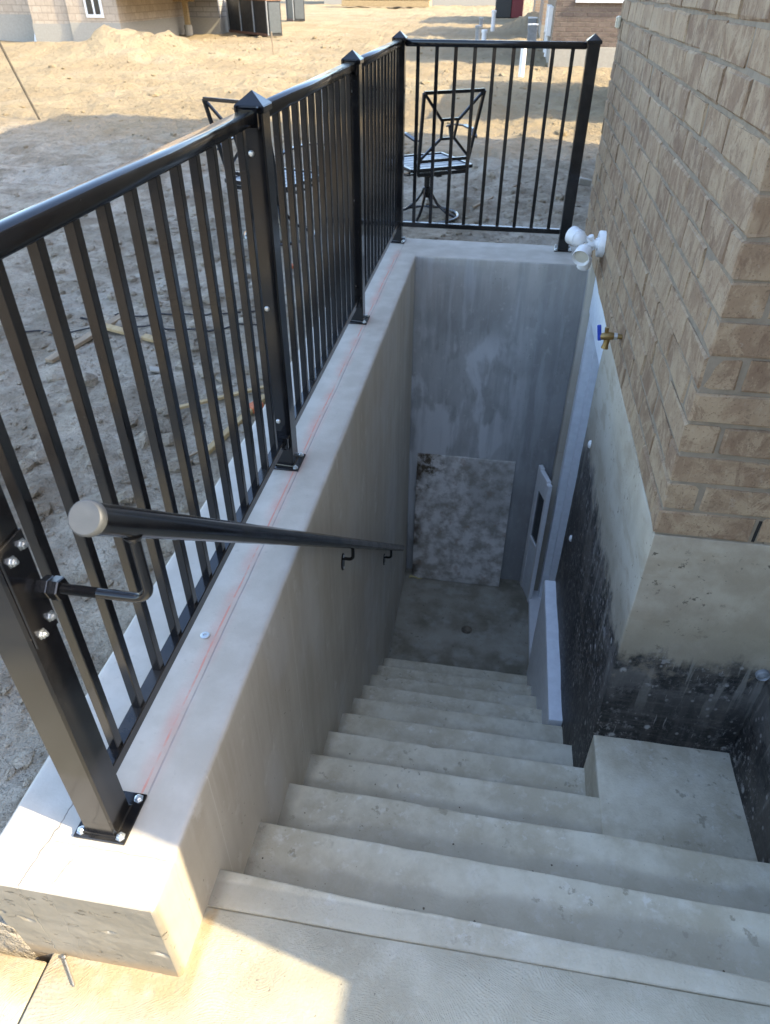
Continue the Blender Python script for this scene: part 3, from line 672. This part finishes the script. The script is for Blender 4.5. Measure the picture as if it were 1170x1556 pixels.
# garden tap
tp = thing('garden_tap', (XF, 2.154, .18), 'brass garden tap with a blue lever handle on the brick wall', 'tap')
obj('tap_body', MB().tube([(XF+.01, 2.154, .180), (XF-.03, 2.154, .180)], .0105, 12).tube([(XF-.03, 2.154, .180), (XF-.055, 2.154, .180), (XF-.085, 2.154, .176)], [.013, .018, .013], 12)
    .tube([(XF-.055, 2.154, .18), (XF-.058, 2.152, .145), (XF-.060, 2.150, .128)], [.013, .012, .015], 12).tube([(XF-.062, 2.154, .19), (XF-.066, 2.154, .215)], .008, 8), M['brass'], tp, smooth=True)
obj('tap_collar', MB().disc((XF-.020, 2.154, .180), (-1, 0, 0), [(0, .0155), (.013, .0155)], 6), M['zinc'], tp)
obj('tap_handle', MB().bar((XF-.085, 2.150, .160), (XF-.098, 2.152, .225), .016, .008, .003), M['blue'], tp)
# ------------------------------------------------------------------ railing
rail = thing('metal_railing', (0, 1.9, 0), 'glossy black metal railing with square pickets along the stairwell wall', 'railing')
HPB = 1.068; PS = .032
def mk_post(x, y):
    p = obj('post', MB().box(x-PS, x+PS, y-PS, y+PS, .006, HPB, .004), M['black'], rail, loc=(x, y, 0)); return p
def hexbolt(c, d, r=.008, h=.006): return MB().disc(c, d, [(0, r*1.35), (.0015, r*1.35), (.0016, r), (h, r), (h+.001, r*.75)], 6).disc(V(c)+V(d)*h, d, [(0, r*.5), (.004, r*.5), (.0045, r*.3)], 8)
POSTS = [(0, 0), (0, P1), (0, P2), (0, P3), (PW, P3)]
for i, (x, y) in enumerate(POSTS):
    p = mk_post(x, y); cx, cy = x, y+(.01 if i == 0 else 0)
    s = .0525
    obj('base_plate', MB().box(cx-s, cx+s, cy-s, cy+s, .0005, .0068, .0015), M['black'], p)
    sk = MB().box(x-.0385, x+.0385, y-.0385, y+.0385, HPB-.012, HPB+.004, .002)
    h = .0375; sk.add([(x-h, y-h, HPB+.0041), (x+h, y-h, HPB+.0041), (x+h, y+h, HPB+.0041), (x-h, y+h, HPB+.0041), (x, y, HPB+.034)], [(0, 1, 4), (1, 2, 4), (2, 3, 4), (3, 0, 4), (3, 2, 1, 0)])
    obj('post_cap', sk, M['black'], p)
    for dx, dy in ((-1, -1), (1, -1), (1, 1), (-1, 1)):
        obj('anchor_bolt', hexbolt((cx+dx*.040, cy+dy*.040, .007), (0, 0, 1), .0072), M['zinc'], p)
    obj('weld_seam', MB().tube([(x-PS, y-PS, .008), (x+PS, y-PS, .008), (x+PS, y+PS, .008), (x-PS, y+PS, .008)], .0045, 6, closed=True), M['black'], p, smooth=True)
    if i in (1, 2):
        for z in (.964, .554, .178): obj('bolt_cap', MB().disc((x-.006, y-PS, z), (0, -1, 0), [(0, .0085), (.002, .008), (.0045, .0055), (.005, .002)], 10), M['zinc'], p, smooth=True)
pk = None
def section(a, b, n, first, pitch):
    global pk
    a, b = V(a), V(b); d = (b-a).normalized(); L = (b-a).length; e = PS+.001
    mb = MB(); q0 = a+d*e; q1 = b-d*e
    tr = MB().bar(q0+V((0, 0, 1.048)), q1+V((0, 0, 1.048)), .038, .033, .0055); obj('top_rail', tr, M['black'], rail, smooth=True, sharp=50)
    obj('bottom_rail', MB().bar(q0+V((0, 0, .1065)), q1+V((0, 0, .1065)), .030, .028, .002), M['black'], rail)
    for k in range(n):
        c = a+d*(first+k*pitch)
        if pk is None:
            pk = obj('picket', MB().box(c.x-.0098, c.x+.0098, c.y-.0098, c.y+.0098, .119, 1.032, .0015), M['black'], rail, loc=(c.x, c.y, 0)); 
        else: inst(pk, 'picket', (c.x, c.y, 0), rail)
section((0, 0, 0), (0, P1, 0), 12, .09, .0999)
section((0, P1, 0), (0, P2, 0), 12, .0895, .0999)
section((0, P2, 0), (0, P3, 0), 12, .108, .0999)
section((0, P3, 0), (PW, P3, 0), 9, PW/10, PW/10)
for (x, y) in POSTS[1:4]:      # rail end brackets
    for sgn in (-1, 1):
        if y == P3 and sgn > 0: continue
        for z in (.1065, 1.048): obj('rail_bracket', MB().box(x-.026, x+.026, y+sgn*(PS+.0005), y+sgn*(PS+.020), z-.0215, z+.0215, .003), M['black'], rail)
# ------------------------------------------------------------------ handrail
A = V((.20, -.052, .820)); B = V((.20, 2.93, -1.713)); d = (B-A).normalized()
hr = thing('handrail', (.2, .03, .75), 'sloping round black handrail with a grey end cap down the stairs', 'handrail')
obj('rail_tube', MB().tube([A+d*.012, A+d*1.0, A+d*2.0, B-d*.004], .0205, 24), M['black'], hr, smooth=True)
obj('end_cap', MB().disc(A-d*.001, d, [(0, .0196), (.0012, .0212), (.0035, .0222), (.013, .0222), (.0135, .0205)], 28), M['cap'], hr, smooth=True)
obj('end_plug', MB().disc(B-d*.004, d, [(0, .0205), (.003, .019), (.005, .012), (.0055, .002)], 16), M['black'], hr, smooth=True)
def railz(y): return A.z+d.z/d.y*(y-A.y)
def arc(c, r, a0, a1, n, y): return [(c[0]+r*cos(R(a0+(a1-a0)*i/n)), y, c[1]+r*sin(R(a0+(a1-a0)*i/n))) for i in range(n+1)]
yb, zb = .032, .607; rr = .026
b1 = obj('bracket_rod', MB().tube([(.118, yb, zb), (.20-rr, yb, zb)] + arc((.20-rr, zb+rr), rr, -90, 0, 8, yb)[1:] + [(.20, yb, railz(yb)-.022)], .0078, 14), M['black'], hr, smooth=True)
ths = []; x = .036
while x < .118: ths += [(x, .0082), (x+.0009, .0070)]; x += .0019
obj('threaded_end', MB().disc((0, yb, zb), (1, 0, 0), [(q, r) for q, r in ths], 16), M['black'], b1, smooth=False)
obj('rod_nut', MB().disc((.0465, yb, zb), (1, 0, 0), [(0, .0165), (.002, .018), (.014, .018), (.016, .0165)], 6), M['black'], b1)
obj('rod_nut', MB().disc((.033, yb, zb), (1, 0, 0), [(0, .0165), (.001, .0175), (.0115, .0175), (.013, .0165)], 6), M['black'], b1)
obj('rod_weld', MB().disc((.20, yb, railz(yb)-.030), (0, 0, 1), [(0, .0085), (.006, .013), (.011, .015)], 12), M['black'], b1, smooth=True)
pl = obj('post_plate', MB().box(PS+.0003, PS+.0045, -.027, .029, .535, .72, .001), M['black'], hr)
for y, z in ((.018, .700), (-.010, .692), (.018, .560), (-.010, .551)): obj('plate_bolt', hexbolt((PS+.0045, y, z), (1, 0, 0), .0066, .0055), M['zinc'], pl)
for y in (1.40, 2.44):
    zb = railz(y)-.082; q = .018
    w_ = obj('wall_bracket', MB().tube([(XI+.004, y, zb), (.20-q, y, zb)] + arc((.20-q, zb+q), q, -90, 0, 6, y)[1:] + [(.20, y, railz(y)-.021)], .0068, 12), M['black'], hr, smooth=True)
    bb = MB().disc((XI+.0005, y, zb-.018), (1, 0, 0), [(0, .024), (.004, .024), (.005, .022)], 18)
    obj('wall_flange', MB().add([(p[0], p[1], zb-.018+(p[2]-zb+.018)*1.7) for p in bb.v], bb.f), M['black'], w_)
    for s in (-.03, .028): obj('flange_screw', MB().disc((XI+.0055, y, zb-.018+s), (1, 0, 0), [(0, .0055), (.003, .004)], 8), M['zinc'], w_)
# ------------------------------------------------------------------ things in the stairwell
bo = MB().rbox(.212, .908, -.009, .009, 0, 1.122, .002, .06, lambda p: nz(p, 5, .002))
ang = R(-4.5)
bo.v = [(x, 3.528+y*cos(ang)-z*sin(ang), ZL+.003+z*cos(ang)+y*sin(ang)) for x, y, z in bo.v]
tag(obj('plywood_board', bo, M['ply'], smooth=True, loc=(.56, 3.59, ZL)), 'mottled grey board with rusty stains leaning on the far stairwell wall', 'board')
sh = thing('window_sash', (1.12, 3.47, ZL), 'narrow white window sash with dark glass leaning beside the basement door', 'window sash')
e0 = V((1.083, 3.60, 0)); e1 = V((1.148, 3.385, 0)); ux = (e1-e0).normalized(); uy = V((-ux.y, ux.x, 0)); L = (e1-e0).length
def sb(u0, u1, z0, z1, t=.016, off=0, bev=.003): return MB().obox(e0+ux*((u0+u1)/2)+uy*off+V((0, 0, ZL+(z0+z1)/2)), ux, uy, V((0, 0, 1)), (u1-u0)/2, t, (z1-z0)/2, bev)
obj('frame', MB().add(*(lambda q: (q.v, q.f))(sb(0, .05, .002, 1.13))).add(*(lambda q: (q.v, q.f))(sb(L-.03, L, .002, 1.10))).add(*(lambda q: (q.v, q.f))(sb(.0505, L-.0305, .96, 1.115))).add(*(lambda q: (q.v, q.f))(sb(.0505, L-.0305, .50, .535))), M['white'], sh)
obj('pane', sb(.0505, L-.0305, .5355, .9595, .005, 0, 0), M['glass'], sh)
obj('panel', sb(.0505, L-.0305, .003, .4995, .010, 0, .002), M['offwhite'], sh)
dn = thing('floor_drain', (.687, 3.02, ZL), 'small round black drain grate in the landing floor', 'drain')
obj('drain_rim', MB().disc((.687, 3.02, ZL+.001), (0, 0, 1), [(0, .040), (.003, .039), (.003, .036), (.001, .035)], 24), M['grit'], dn)
for k in range(-3, 4):
    h = (.034**2-(k*.0095)**2)**.5; obj('drain_bar', MB().box(.687+k*.0095-.0028, .687+k*.0095+.0028, 3.02-h, 3.02+h, ZL+.0022, ZL+.0052), M['grit'], dn)
pp = MB()
for i in range(8):
    t = i/7; x = .19+.17*t; pp.v += [(x, 3.50+.05*t-.014*(1-abs(2*t-1)), ZL+.012+.012*sin(t*9)), (x+.004, 3.522+.045*t, ZL+.016+.010*cos(t*7)), (x+.004, 3.522+.045*t, ZL+.013+.010*cos(t*7)), (x, 3.50+.05*t-.014*(1-abs(2*t-1)), ZL+.009+.012*sin(t*9))]
for i in range(7):
    for k in range(4): pp.f.append((i*4+k, i*4+(k+1) % 4, i*4+4+(k+1) % 4, i*4+4+k))
pp.f += [(0, 1, 2, 3), (28, 29, 30, 31)]
tag(obj('paper_scrap', pp, M['paper'], loc=(.27, 3.52, ZL)), 'crumpled pale yellow strip lying at the foot of the mottled board', 'scrap')
# screw on the slab
sc = thing('deck_screw', (-.075, -.17, ZS), 'single grey screw lying on the sunlit slab below the wall end', 'screw')
a, b = V((-.098, -.150, ZS+.007)), V((-.050, -.197, ZS+.004)); dd = (b-a).normalized()
obj('screw_head', MB().disc(a, dd, [(-.001, .0052), (.001, .0052), (.004, .0026)], 12), M['steel'], sc, smooth=True)
pr = [(.004, .0022)]; q = .008
while q < (b-a).length-.006: pr += [(q, .0030), (q+.0014, .0019)]; q += .0028
pr += [((b-a).length, .0003)]
obj('screw_shank', MB().disc(a, dd, pr, 10), M['steel'], sc)
# ------------------------------------------------------------------ patio chairs
def chair(loc, th, label):
    root = thing('patio_chair', loc, label, 'chair', 'black swivel patio chairs beyond the railing'); T = Matrix.Translation(loc) @ Matrix.Rotation(th, 4, 'Z')
    def W(mb): mb.v = [(T @ V(p))[:] for p in mb.v]; return mb
    ring = [(.255*cos(2*pi*k/36), .255*sin(2*pi*k/36), .014) for k in range(36)]
    obj('base_ring', W(MB().tube(ring, .013, 8, closed=True)), M['black'], root, smooth=True)
    for k in range(4):
        a = pi/4+k*pi/2; pts = [(r*cos(a), r*sin(a), z) for r, z in ((.25, .018), (.17, .045), (.095, .10), (.045, .17), (.022, .22))]
        obj('base_leg', W(MB().tube(pts, .011, 8)), M['black'], root, smooth=True)
    obj('hub', W(MB().disc((0, 0, .15), (0, 0, 1), [(0, .026), (.05, .034), (.07, .034), (.075, .022), (.15, .022), (.155, .06), (.165, .06)], 16).bar((-.2, 0, .325), (.2, 0, .325), .04, .014).bar((0, -.2, .34), (0, .2, .34), .04, .014)), M['black'], root)
    z = .40
    sf = obj('seat_frame', W(MB().bar((-.25, -.24, z), (-.25, .26, z), .024, .024, .003).bar((.25, -.24, z), (.25, .26, z), .024, .024, .003).bar((-.25, .26, z), (.25, .26, z), .024, .024, .003).bar((-.25, -.24, z), (.25, -.24, z), .024, .024, .003)
        .tube([(-.25, -.2, z-.02), (-.23, -.08, z-.055), (-.22, .06, z-.06), (-.25, .22, z-.02)], .008, 6).tube([(.25, -.2, z-.02), (.23, -.08, z-.055), (.22, .06, z-.06), (.25, .22, z-.02)], .008, 6)), M['black'], root)
    for k in range(6): obj('seat_strap', W(MB().box(-.236, .236, -.222+k*.078, -.222+k*.078+.066, z-.004, z+.004, .002)), M['seat'], sf)
    lean = R(14); P0 = V((0, -.235, .365)); U = V((0, -sin(lean), cos(lean)))
    def bp(x, h): return P0+V((x, 0, 0))+U*h
    H = .56; wb, wt = .20, .235; q = .022
    segs = [((-wb, 0), (-wt, H)), ((wb, 0), (wt, H)), ((-wt, H), (wt, H)), ((-wb, 0), (wb, 0)), ((-wb*1.03, .10), (wb*1.03, .10))]
    bf = MB()
    for (a, b) in segs: bf.bar(bp(*a), bp(*b), q, q, .003, (0, 1, 0))
    bo_ = obj('back_frame', W(bf), M['black'], root)
    it = MB()
    for (a, b) in [((-wt+.01, H-.01), (-.072, .38)), ((wt-.01, H-.01), (.072, .38)), ((-.08, .38), (.08, .38)), ((-.062, .38), (-.052, .25)), ((.062, .38), (.052, .25)), ((-.06, .25), (.06, .25)), ((-.055, .25), (-wb*1.02, .108)), ((.055, .25), (wb*1.02, .108))]:
        it.bar(bp(*a), bp(*b), .018, .016, .002, (0, 1, 0))
    obj('back_lattice', W(it), M['black'], bo_)
    for s in (-1, 1):
        pts = [(s*.235, -.28, .60), (s*.275, -.18, .635), (s*.29, -.02, .64), (s*.285, .14, .625), (s*.28, .22, .60)]
        ar = MB()
        for i in range(4): ar.bar(pts[i], pts[i+1], .042, .012, .003)
        am = obj('armrest', W(ar), M['black'], root)
        obj('arm_support', W(MB().tube([(s*.28, .20, .605), (s*.285, .17, .50), (s*.255, .12, .41)], .010, 8)), M['black'], am, smooth=True)
chair((.035, 5.27, -.20), R(33), 'black lattice back swivel chair seen through the far railing, back to the camera')
chair((-.97, 4.55, -.20), R(-20), 'black swivel chair behind the left railing beyond the second post')
# ------------------------------------------------------------------ litter in the yard
def stick(name, a, b, wx, wy, mt, label, cat='stick', grp=None):
    a = V((*a, 0)); b = V((*b, 0)); n = 10; mb = MB()
    za, zb = ground_h(a.x, a.y)+.012+wy/2, ground_h(b.x, b.y)+.012+wy/2
    mb.bar((a.x, a.y, za), (b.x, b.y, zb), wx, wy, min(wx, wy)*.12)
    tag(obj(name, mb, mt, loc=((a.x+b.x)/2, (a.y+b.y)/2, (za+zb)/2-wy/2)), label, cat, grp)
stick('wood_plank', (-1.47, 2.23), (-1.35, 2.82), .045, .02, M['oldwood'], 'weathered dark plank lying on the dirt behind the railing', 'plank')
stick('wood_offcut', (-1.38, 2.63), (-1.05, 2.54), .045, .018, M['wood'], 'short pale yellow offcut touching the weathered plank', 'offcut')
stick('wood_stake', (-.42, 1.57), (-.325, 2.06), .028, .02, M['wood'], 'pale split stake lying nearest the stairwell wall', 'stake')
stick('wood_lath', (-.69, 1.86), (-.34, 2.16), .022, .012, M['wood'], 'thin pale lath lying farther out than the split stake', 'lath')
stick('wood_splinter', (-.52, 1.50), (-.43, 1.62), .012, .008, M['oldwood'], 'tiny grey splinter at the near end of the split stake', 'splinter')
stick('brick_chip', (-.355, 1.93), (-.32, 1.98), .05, .03, M['orange'], 'orange brick chip beside the stake next to the wall', 'chip')
stick('wood_stick', (.40, 5.55), (.78, 6.55), .02, .018, M['oldwood'], 'thin dark stick on the dirt right of the far chair', 'stick')
stick('stone_block', (1.28, 6.48), (1.40, 6.53), .09, .06, M['conc2'], 'pale broken stone on the dirt beside the house corner', 'stone')
stick('wood_piece', (-.93, 2.20), (-.86, 2.24), .05, .008, M['conc2'], 'flat pale grey chip on the dirt among the sticks', 'chip')
for i, (pts, lb) in enumerate(((((-1.9, 2.55), (-1.22, 2.67), (-.9, 2.70), (-.73, 2.75), (-.45, 2.95)), 'thin dark cable on the dirt, the nearer of two strands'), (((-1.6, 2.78), (-1.04, 2.88), (-.79, 2.92), (-.5, 3.2)), 'thin dark cable on the dirt, the farther of two strands'))):
    pp = []
    for a, b in zip(pts, pts[1:]):
        for k in range(8): t = k/8; x, y = a[0]+(b[0]-a[0])*t, a[1]+(b[1]-a[1])*t; pp.append((x, y, ground_h(x, y)+.008))
    tag(obj('cable', MB().tube(pp, .005, 6), M['rubber'], smooth=True, loc=pp[12]), lb, 'cable')
tu = tag(obj('survey_stake', MB().bar((-.878, 5.518, -.3), (-.850, 5.518, .218), .035, .018, .003), M['wood'], loc=(-.875, 5.518, -.2)), 'upright stake with a white painted top behind the left railing', 'stake')
obj('painted_top', MB().bar((-.850, 5.518, .2185), (-.847, 5.518, .651), .036, .019, .003), M['white'], tu)
stick('orange_scrap', (-.68, 3.72), (-.63, 3.75), .05, .02, M['orange'], 'orange scrap on the dirt under the left chair', 'scrap')
# leaning pole at the left, marker by the bins
tag(obj('leaning_pole', MB().tube([(-5.59, 9.15, -.25), (-5.86, 9.25, .35), (-6.12, 9.35, .95)], .016, 8), M['darkwood'], loc=(-5.59, 9.15, -.2)), 'thin leaning wooden pole stuck in the sand at the left edge', 'pole')
tag(obj('thin_stake', MB().bar((-5.29, 19.1, -.3), (-5.30, 19.1, .30), .025, .025), M['oldwood'], loc=(-5.29, 19.1, -.2)), 'thin dark stake in the sand before the black bin', 'stake')
# white vent and service pipes in the back yards
def pipe(x, y, h, r, mt, label):
    g0 = ground_h(x, y); p = thing('service_pipe', (x, y, g0), label, 'pipe', 'pipes standing in the back yards')
    obj('pipe_tube', MB().tube([(x, y, g0-.1), (x, y, g0+h)], r, 14), mt, p, smooth=True)
    obj('pipe_cap', MB().disc((x, y, g0+h), (0, 0, 1), [(-.05, r*1.01), (-.05, r*1.25), (.01, r*1.25), (.018, r*1.0)], 14), mt, p, smooth=True)
pipe(.724, 15.45, .58, .055, M['white'], 'tall white pipe standing in the yard, nearest to the railing')
pipe(-.39, 23.6, .34, .07, M['white'], 'short white capped pipe in the shaded yard, second row back')
pipe(-.66, 25.3, .36, .075, M['greyfr'], 'short grey pipe left of the short white pipe')
pipe(-.42, 31.2, .62, .075, M['white'], 'white pipe farthest back before the dark red bin')
pipe(-.95, 33.0, .35, .075, M['greyfr'], 'small grey pipe left of the farthest white pipe')
# ------------------------------------------------------------------ neighbouring house in the same row (seen behind the railing)
h2 = thing('brick_house', (2.6, 18, -.1), 'dark brown brick house beyond the railing with pale foundation and white sill', 'house')
obj('foundation_wall', MB().rbox(1.30, 5, 17.90, 24.5, -.5, .175, .01, .5), M['conc2'], h2)
obj('mortar_wall', MB().box(1.31, 5, 17.915, 24.4, .176, 2.9), M['mortar'], h2)
mb2 = [brick_mesh('brick', .257, .09, M['brick2'], .0745, .005, .002) for _ in range(4)]
for k in range(12):
    x = 1.31+(0 if k % 2 else -.13)
    while x < 3.0:
        x0 = max(x, 1.306); x1 = x+.257
        me = random.choice(mb2) if x0 == x else brick_mesh('brick', x1-x0, .09, M['brick2'], .0745, .005, .002)
        if not (k > 8 and 1.66 < x0 < 2.8): inst(me, 'brick', ((x0+x1)/2, 17.952, .222+k*.0865), h2)
        x += .267
wn = obj('window', MB().box(1.80, 2.75, 17.895, 17.93, 1.01, 2.2, .01), M['offwhite'], h2)
obj('sill', MB().box(1.70, 2.85, 17.84, 17.93, .945, 1.008, .008), M['offwhite'], wn); obj('pane', MB().box(1.87, 2.68, 17.885, 17.893, 1.08, 2.12), M['glass'], wn)
obj('roof', MB().add([(1.0, 17.6, 2.9), (5.2, 17.6, 2.9), (5.2, 24.8, 2.9), (1.0, 24.8, 2.9), (3.1, 21.2, 4.2)], [(0, 1, 4), (1, 2, 4), (2, 3, 4), (3, 0, 4), (3, 2, 1, 0)]), M['roof'], h2)
for y in (18.9, 20.2): 
    mt_ = obj('meter_box', MB().box(1.20, 1.308, y, y+.35, .3, .85, .01), M['white'], h2); obj('conduit', MB().tube([(1.25, y+.17, -.1), (1.25, y+.17, .3)], .03, 8), M['white'], mt_)
def row_house(x0, x1, y0, y1, zt, label, mt):
    h = thing('brick_house', ((x0+x1)/2, (y0+y1)/2, -.1), label, 'house', None)
    obj('foundation_wall', MB().box(x0-.01, x1, y0-.01, y1+.01, -.6, .2), M['conc2'], h); obj('wall', MB().box(x0, x1, y0, y1, .2, zt), mt, h)
    obj('roof', MB().add([(x0-.25, y0-.2, zt), (x1+.2, y0-.2, zt), (x1+.2, y1+.2, zt), (x0-.25, y1+.2, zt), ((x0+x1)/2, (y0+y1)/2, zt+.5)], [(0, 1, 4), (1, 2, 4), (2, 3, 4), (3, 0, 4), (3, 2, 1, 0)]), M['roof'], h)
    for yy in (y0+1.2, y0+3):
        if yy+.8 < y1: w_ = obj('window', MB().box(x0-.03, x0+.02, yy, yy+.8, 1.0, 2.1, .01), M['offwhite'], h); obj('pane', MB().box(x0-.034, x0-.031, yy+.08, yy+.72, 1.08, 2.02), M['glass'], w_)
row_house(3.05, 5.2, 9.85, 14.15, 2.45, 'low brick house of the row just beyond our house corner', M['hwall'])
row_house(1.25, 7, 26.5, 32.5, 3.2, 'brown brick house of the row behind the dark brown one', M['hwall'])
row_house(1.1, 7, 35.5, 42, 3.6, 'farthest brick house of the row at the top of the picture', M['hwall'])
row_house(1.0, 9, -13, -5.2, 4.2, 'unseen brown brick house added behind the camera to block the sky', M['hwall'])  # added out of view: blocks sky, darkens brick fronts and railing reflections
# utility boxes beside the row
for (x, y, s) in ((.98, 25.6, .28), (1.0, 30.5, .3)):
    u = thing('utility_box', (x, y, -.2), 'small pale blue utility box beside the row of houses, %s one' % ('nearer' if y < 28 else 'farther'), 'utility box')
    obj('box_body', MB().box(x-s/2, x+s/2, y-.15, y+.15, -.25, .22, .015), M['seat'], u); obj('box_lid', MB().box(x-s/2-.015, x+s/2+.015, y-.165, y+.165, .221, .26, .01), M['white'], u)
# ------------------------------------------------------------------ houses across the yards
h3 = thing('brick_house', (-13, 23, 0), 'pale brick house with timber porch at the top left behind the sand', 'house')
obj('foundation_wall', MB().box(-13.28, -12.05, 22.0, 30, -.6, .262).box(-12.049, -10.53, 21.91, 30, -.6, .30).box(-20, -13.281, 22.5, 30, -.6, .45).box(-10.529, -9.45, 27.0, 34, -.5, .26), M['conc2'], h3)
obj('wall', MB().box(-13.26, -12.06, 22.02, 30, .263, 5.5).box(-12.059, -10.55, 21.93, 30, .301, 5.5).box(-20, -13.261, 22.52, 30, .451, 5.5), M['house3'], h3)
obj('stone_wall', MB().box(-10.54, -9.46, 27.02, 34, .261, 5.2), M['stone'], h3)
wn = obj('window', MB().box(-11.50, -10.98, 21.89, 21.93, .42, 1.9, .01), M['white'], h3)
obj('pane', MB().box(-11.43, -11.26, 21.882, 21.889, .50, 1.82).box(-11.20, -11.05, 21.882, 21.889, .50, 1.82), M['glass'], wn)
obj('downspout', MB().tube([(-13.36, 22.45, 2.0), (-13.36, 22.42, .50), (-13.34, 22.36, .40), (-13.42, 22.2, -.2)], .045, 8), M['white'], h3, smooth=True)
for x in (-11.17, -10.20): 
    p = obj('porch_post', MB().box(x-.075, x+.075, 25.93, 26.07, .10, .85, .008), M['wood'], h3); obj('post_footing', MB().tube([(x, 26, -.3), (x, 26, .099)], .13, 12), M['conc2'], p)
obj('porch_beam', MB().box(-11.6, -9.9, 25.88, 26.12, .72, .98, .01), M['wood'], h3)
obj('porch_roof', MB().box(-10.54, -8.5, 21.6, 26.95, .99, 1.25, .01), M['roof'], h3)  # roof out of view, added and widened to shade the side wall
def bin_(x0, y0, x1, y1, dep, zt, n, label):
    a = V((x0, y0, 0)); b = V((x1, y1, 0)); ux = (b-a).normalized(); uy = V((-ux.y, ux.x, 0)); L = (b-a).length; g0 = -.16
    t = thing('waste_bin', ((x0+x1)/2, (y0+y1)/2, g0), label, 'bin', 'black panelled bins before the far house')
    def o_(u0, u1, v0, v1, z0, z1, bev=.006): return MB().obox(a+ux*((u0+u1)/2)+uy*((v0+v1)/2)+V((0, 0, (z0+z1)/2)), ux, uy, V((0, 0, 1)), (u1-u0)/2, (v1-v0)/2, (z1-z0)/2, bev)
    obj('bin_body', o_(0, L, 0, dep, g0, zt), M['bin'], t)
    for k in range(n+1): obj('bin_rib', o_(L*k/n-.03, L*k/n+.03, -.03, -.001, g0+.02, zt), M['greyfr'], t)
    obj('bin_base_rail', o_(0, L, -.04, -.0305, g0, g0+.07), M['rust'], t); obj('bin_rim', o_(-.03, L+.03, -.05, dep+.03, zt+.001, zt+.07), M['rust'], t)
    obj('bin_end_panel', o_(L+.001, L+.03, .05, dep-.05, g0+.08, zt-.04), M['bingrey'], t)
bin_(-9.35, 27.6, -7.35, 25.6, .5, .76, 3, 'black panelled bin with pale ribs and rusty rim, the larger one')
bin_(-9.75, 36.5, -9.2, 35.6, .5, .75, 1, 'smaller black bin behind and right of the larger one')
lp = thing('lumber_stack', (-8, 55.5, -.1), 'long low pale lumber stack at the top of the picture', 'lumber stack')
for k in range(3): obj('lumber_layer', MB().box(-11.2, -5.4, 55.0, 56.5, -.1+k*.32, .2+k*.32, .02), M['wood'], lp)
fh = thing('distant_house', (-6, 64, 0), 'distant pale house with low wall at the top edge', 'house')
obj('foundation_wall', MB().box(-14, -1, 62, 70, -.6, .6), M['conc2'], fh); obj('wall', MB().box(-13.9, -1.1, 62.1, 70, .601, 5), M['house3'], fh)
rb = thing('red_bin', (-.1, 42.8, -.1), 'dark red and black bin before the farthest house at the top', 'bin')
obj('bin_body', MB().box(-.75, .05, 42.4, 43.6, -.2, 1.5, .03), M['bin'], rb); obj('bin_side', MB().box(.051, .62, 42.4, 43.6, -.2, 1.5, .03), M['redp'], rb)
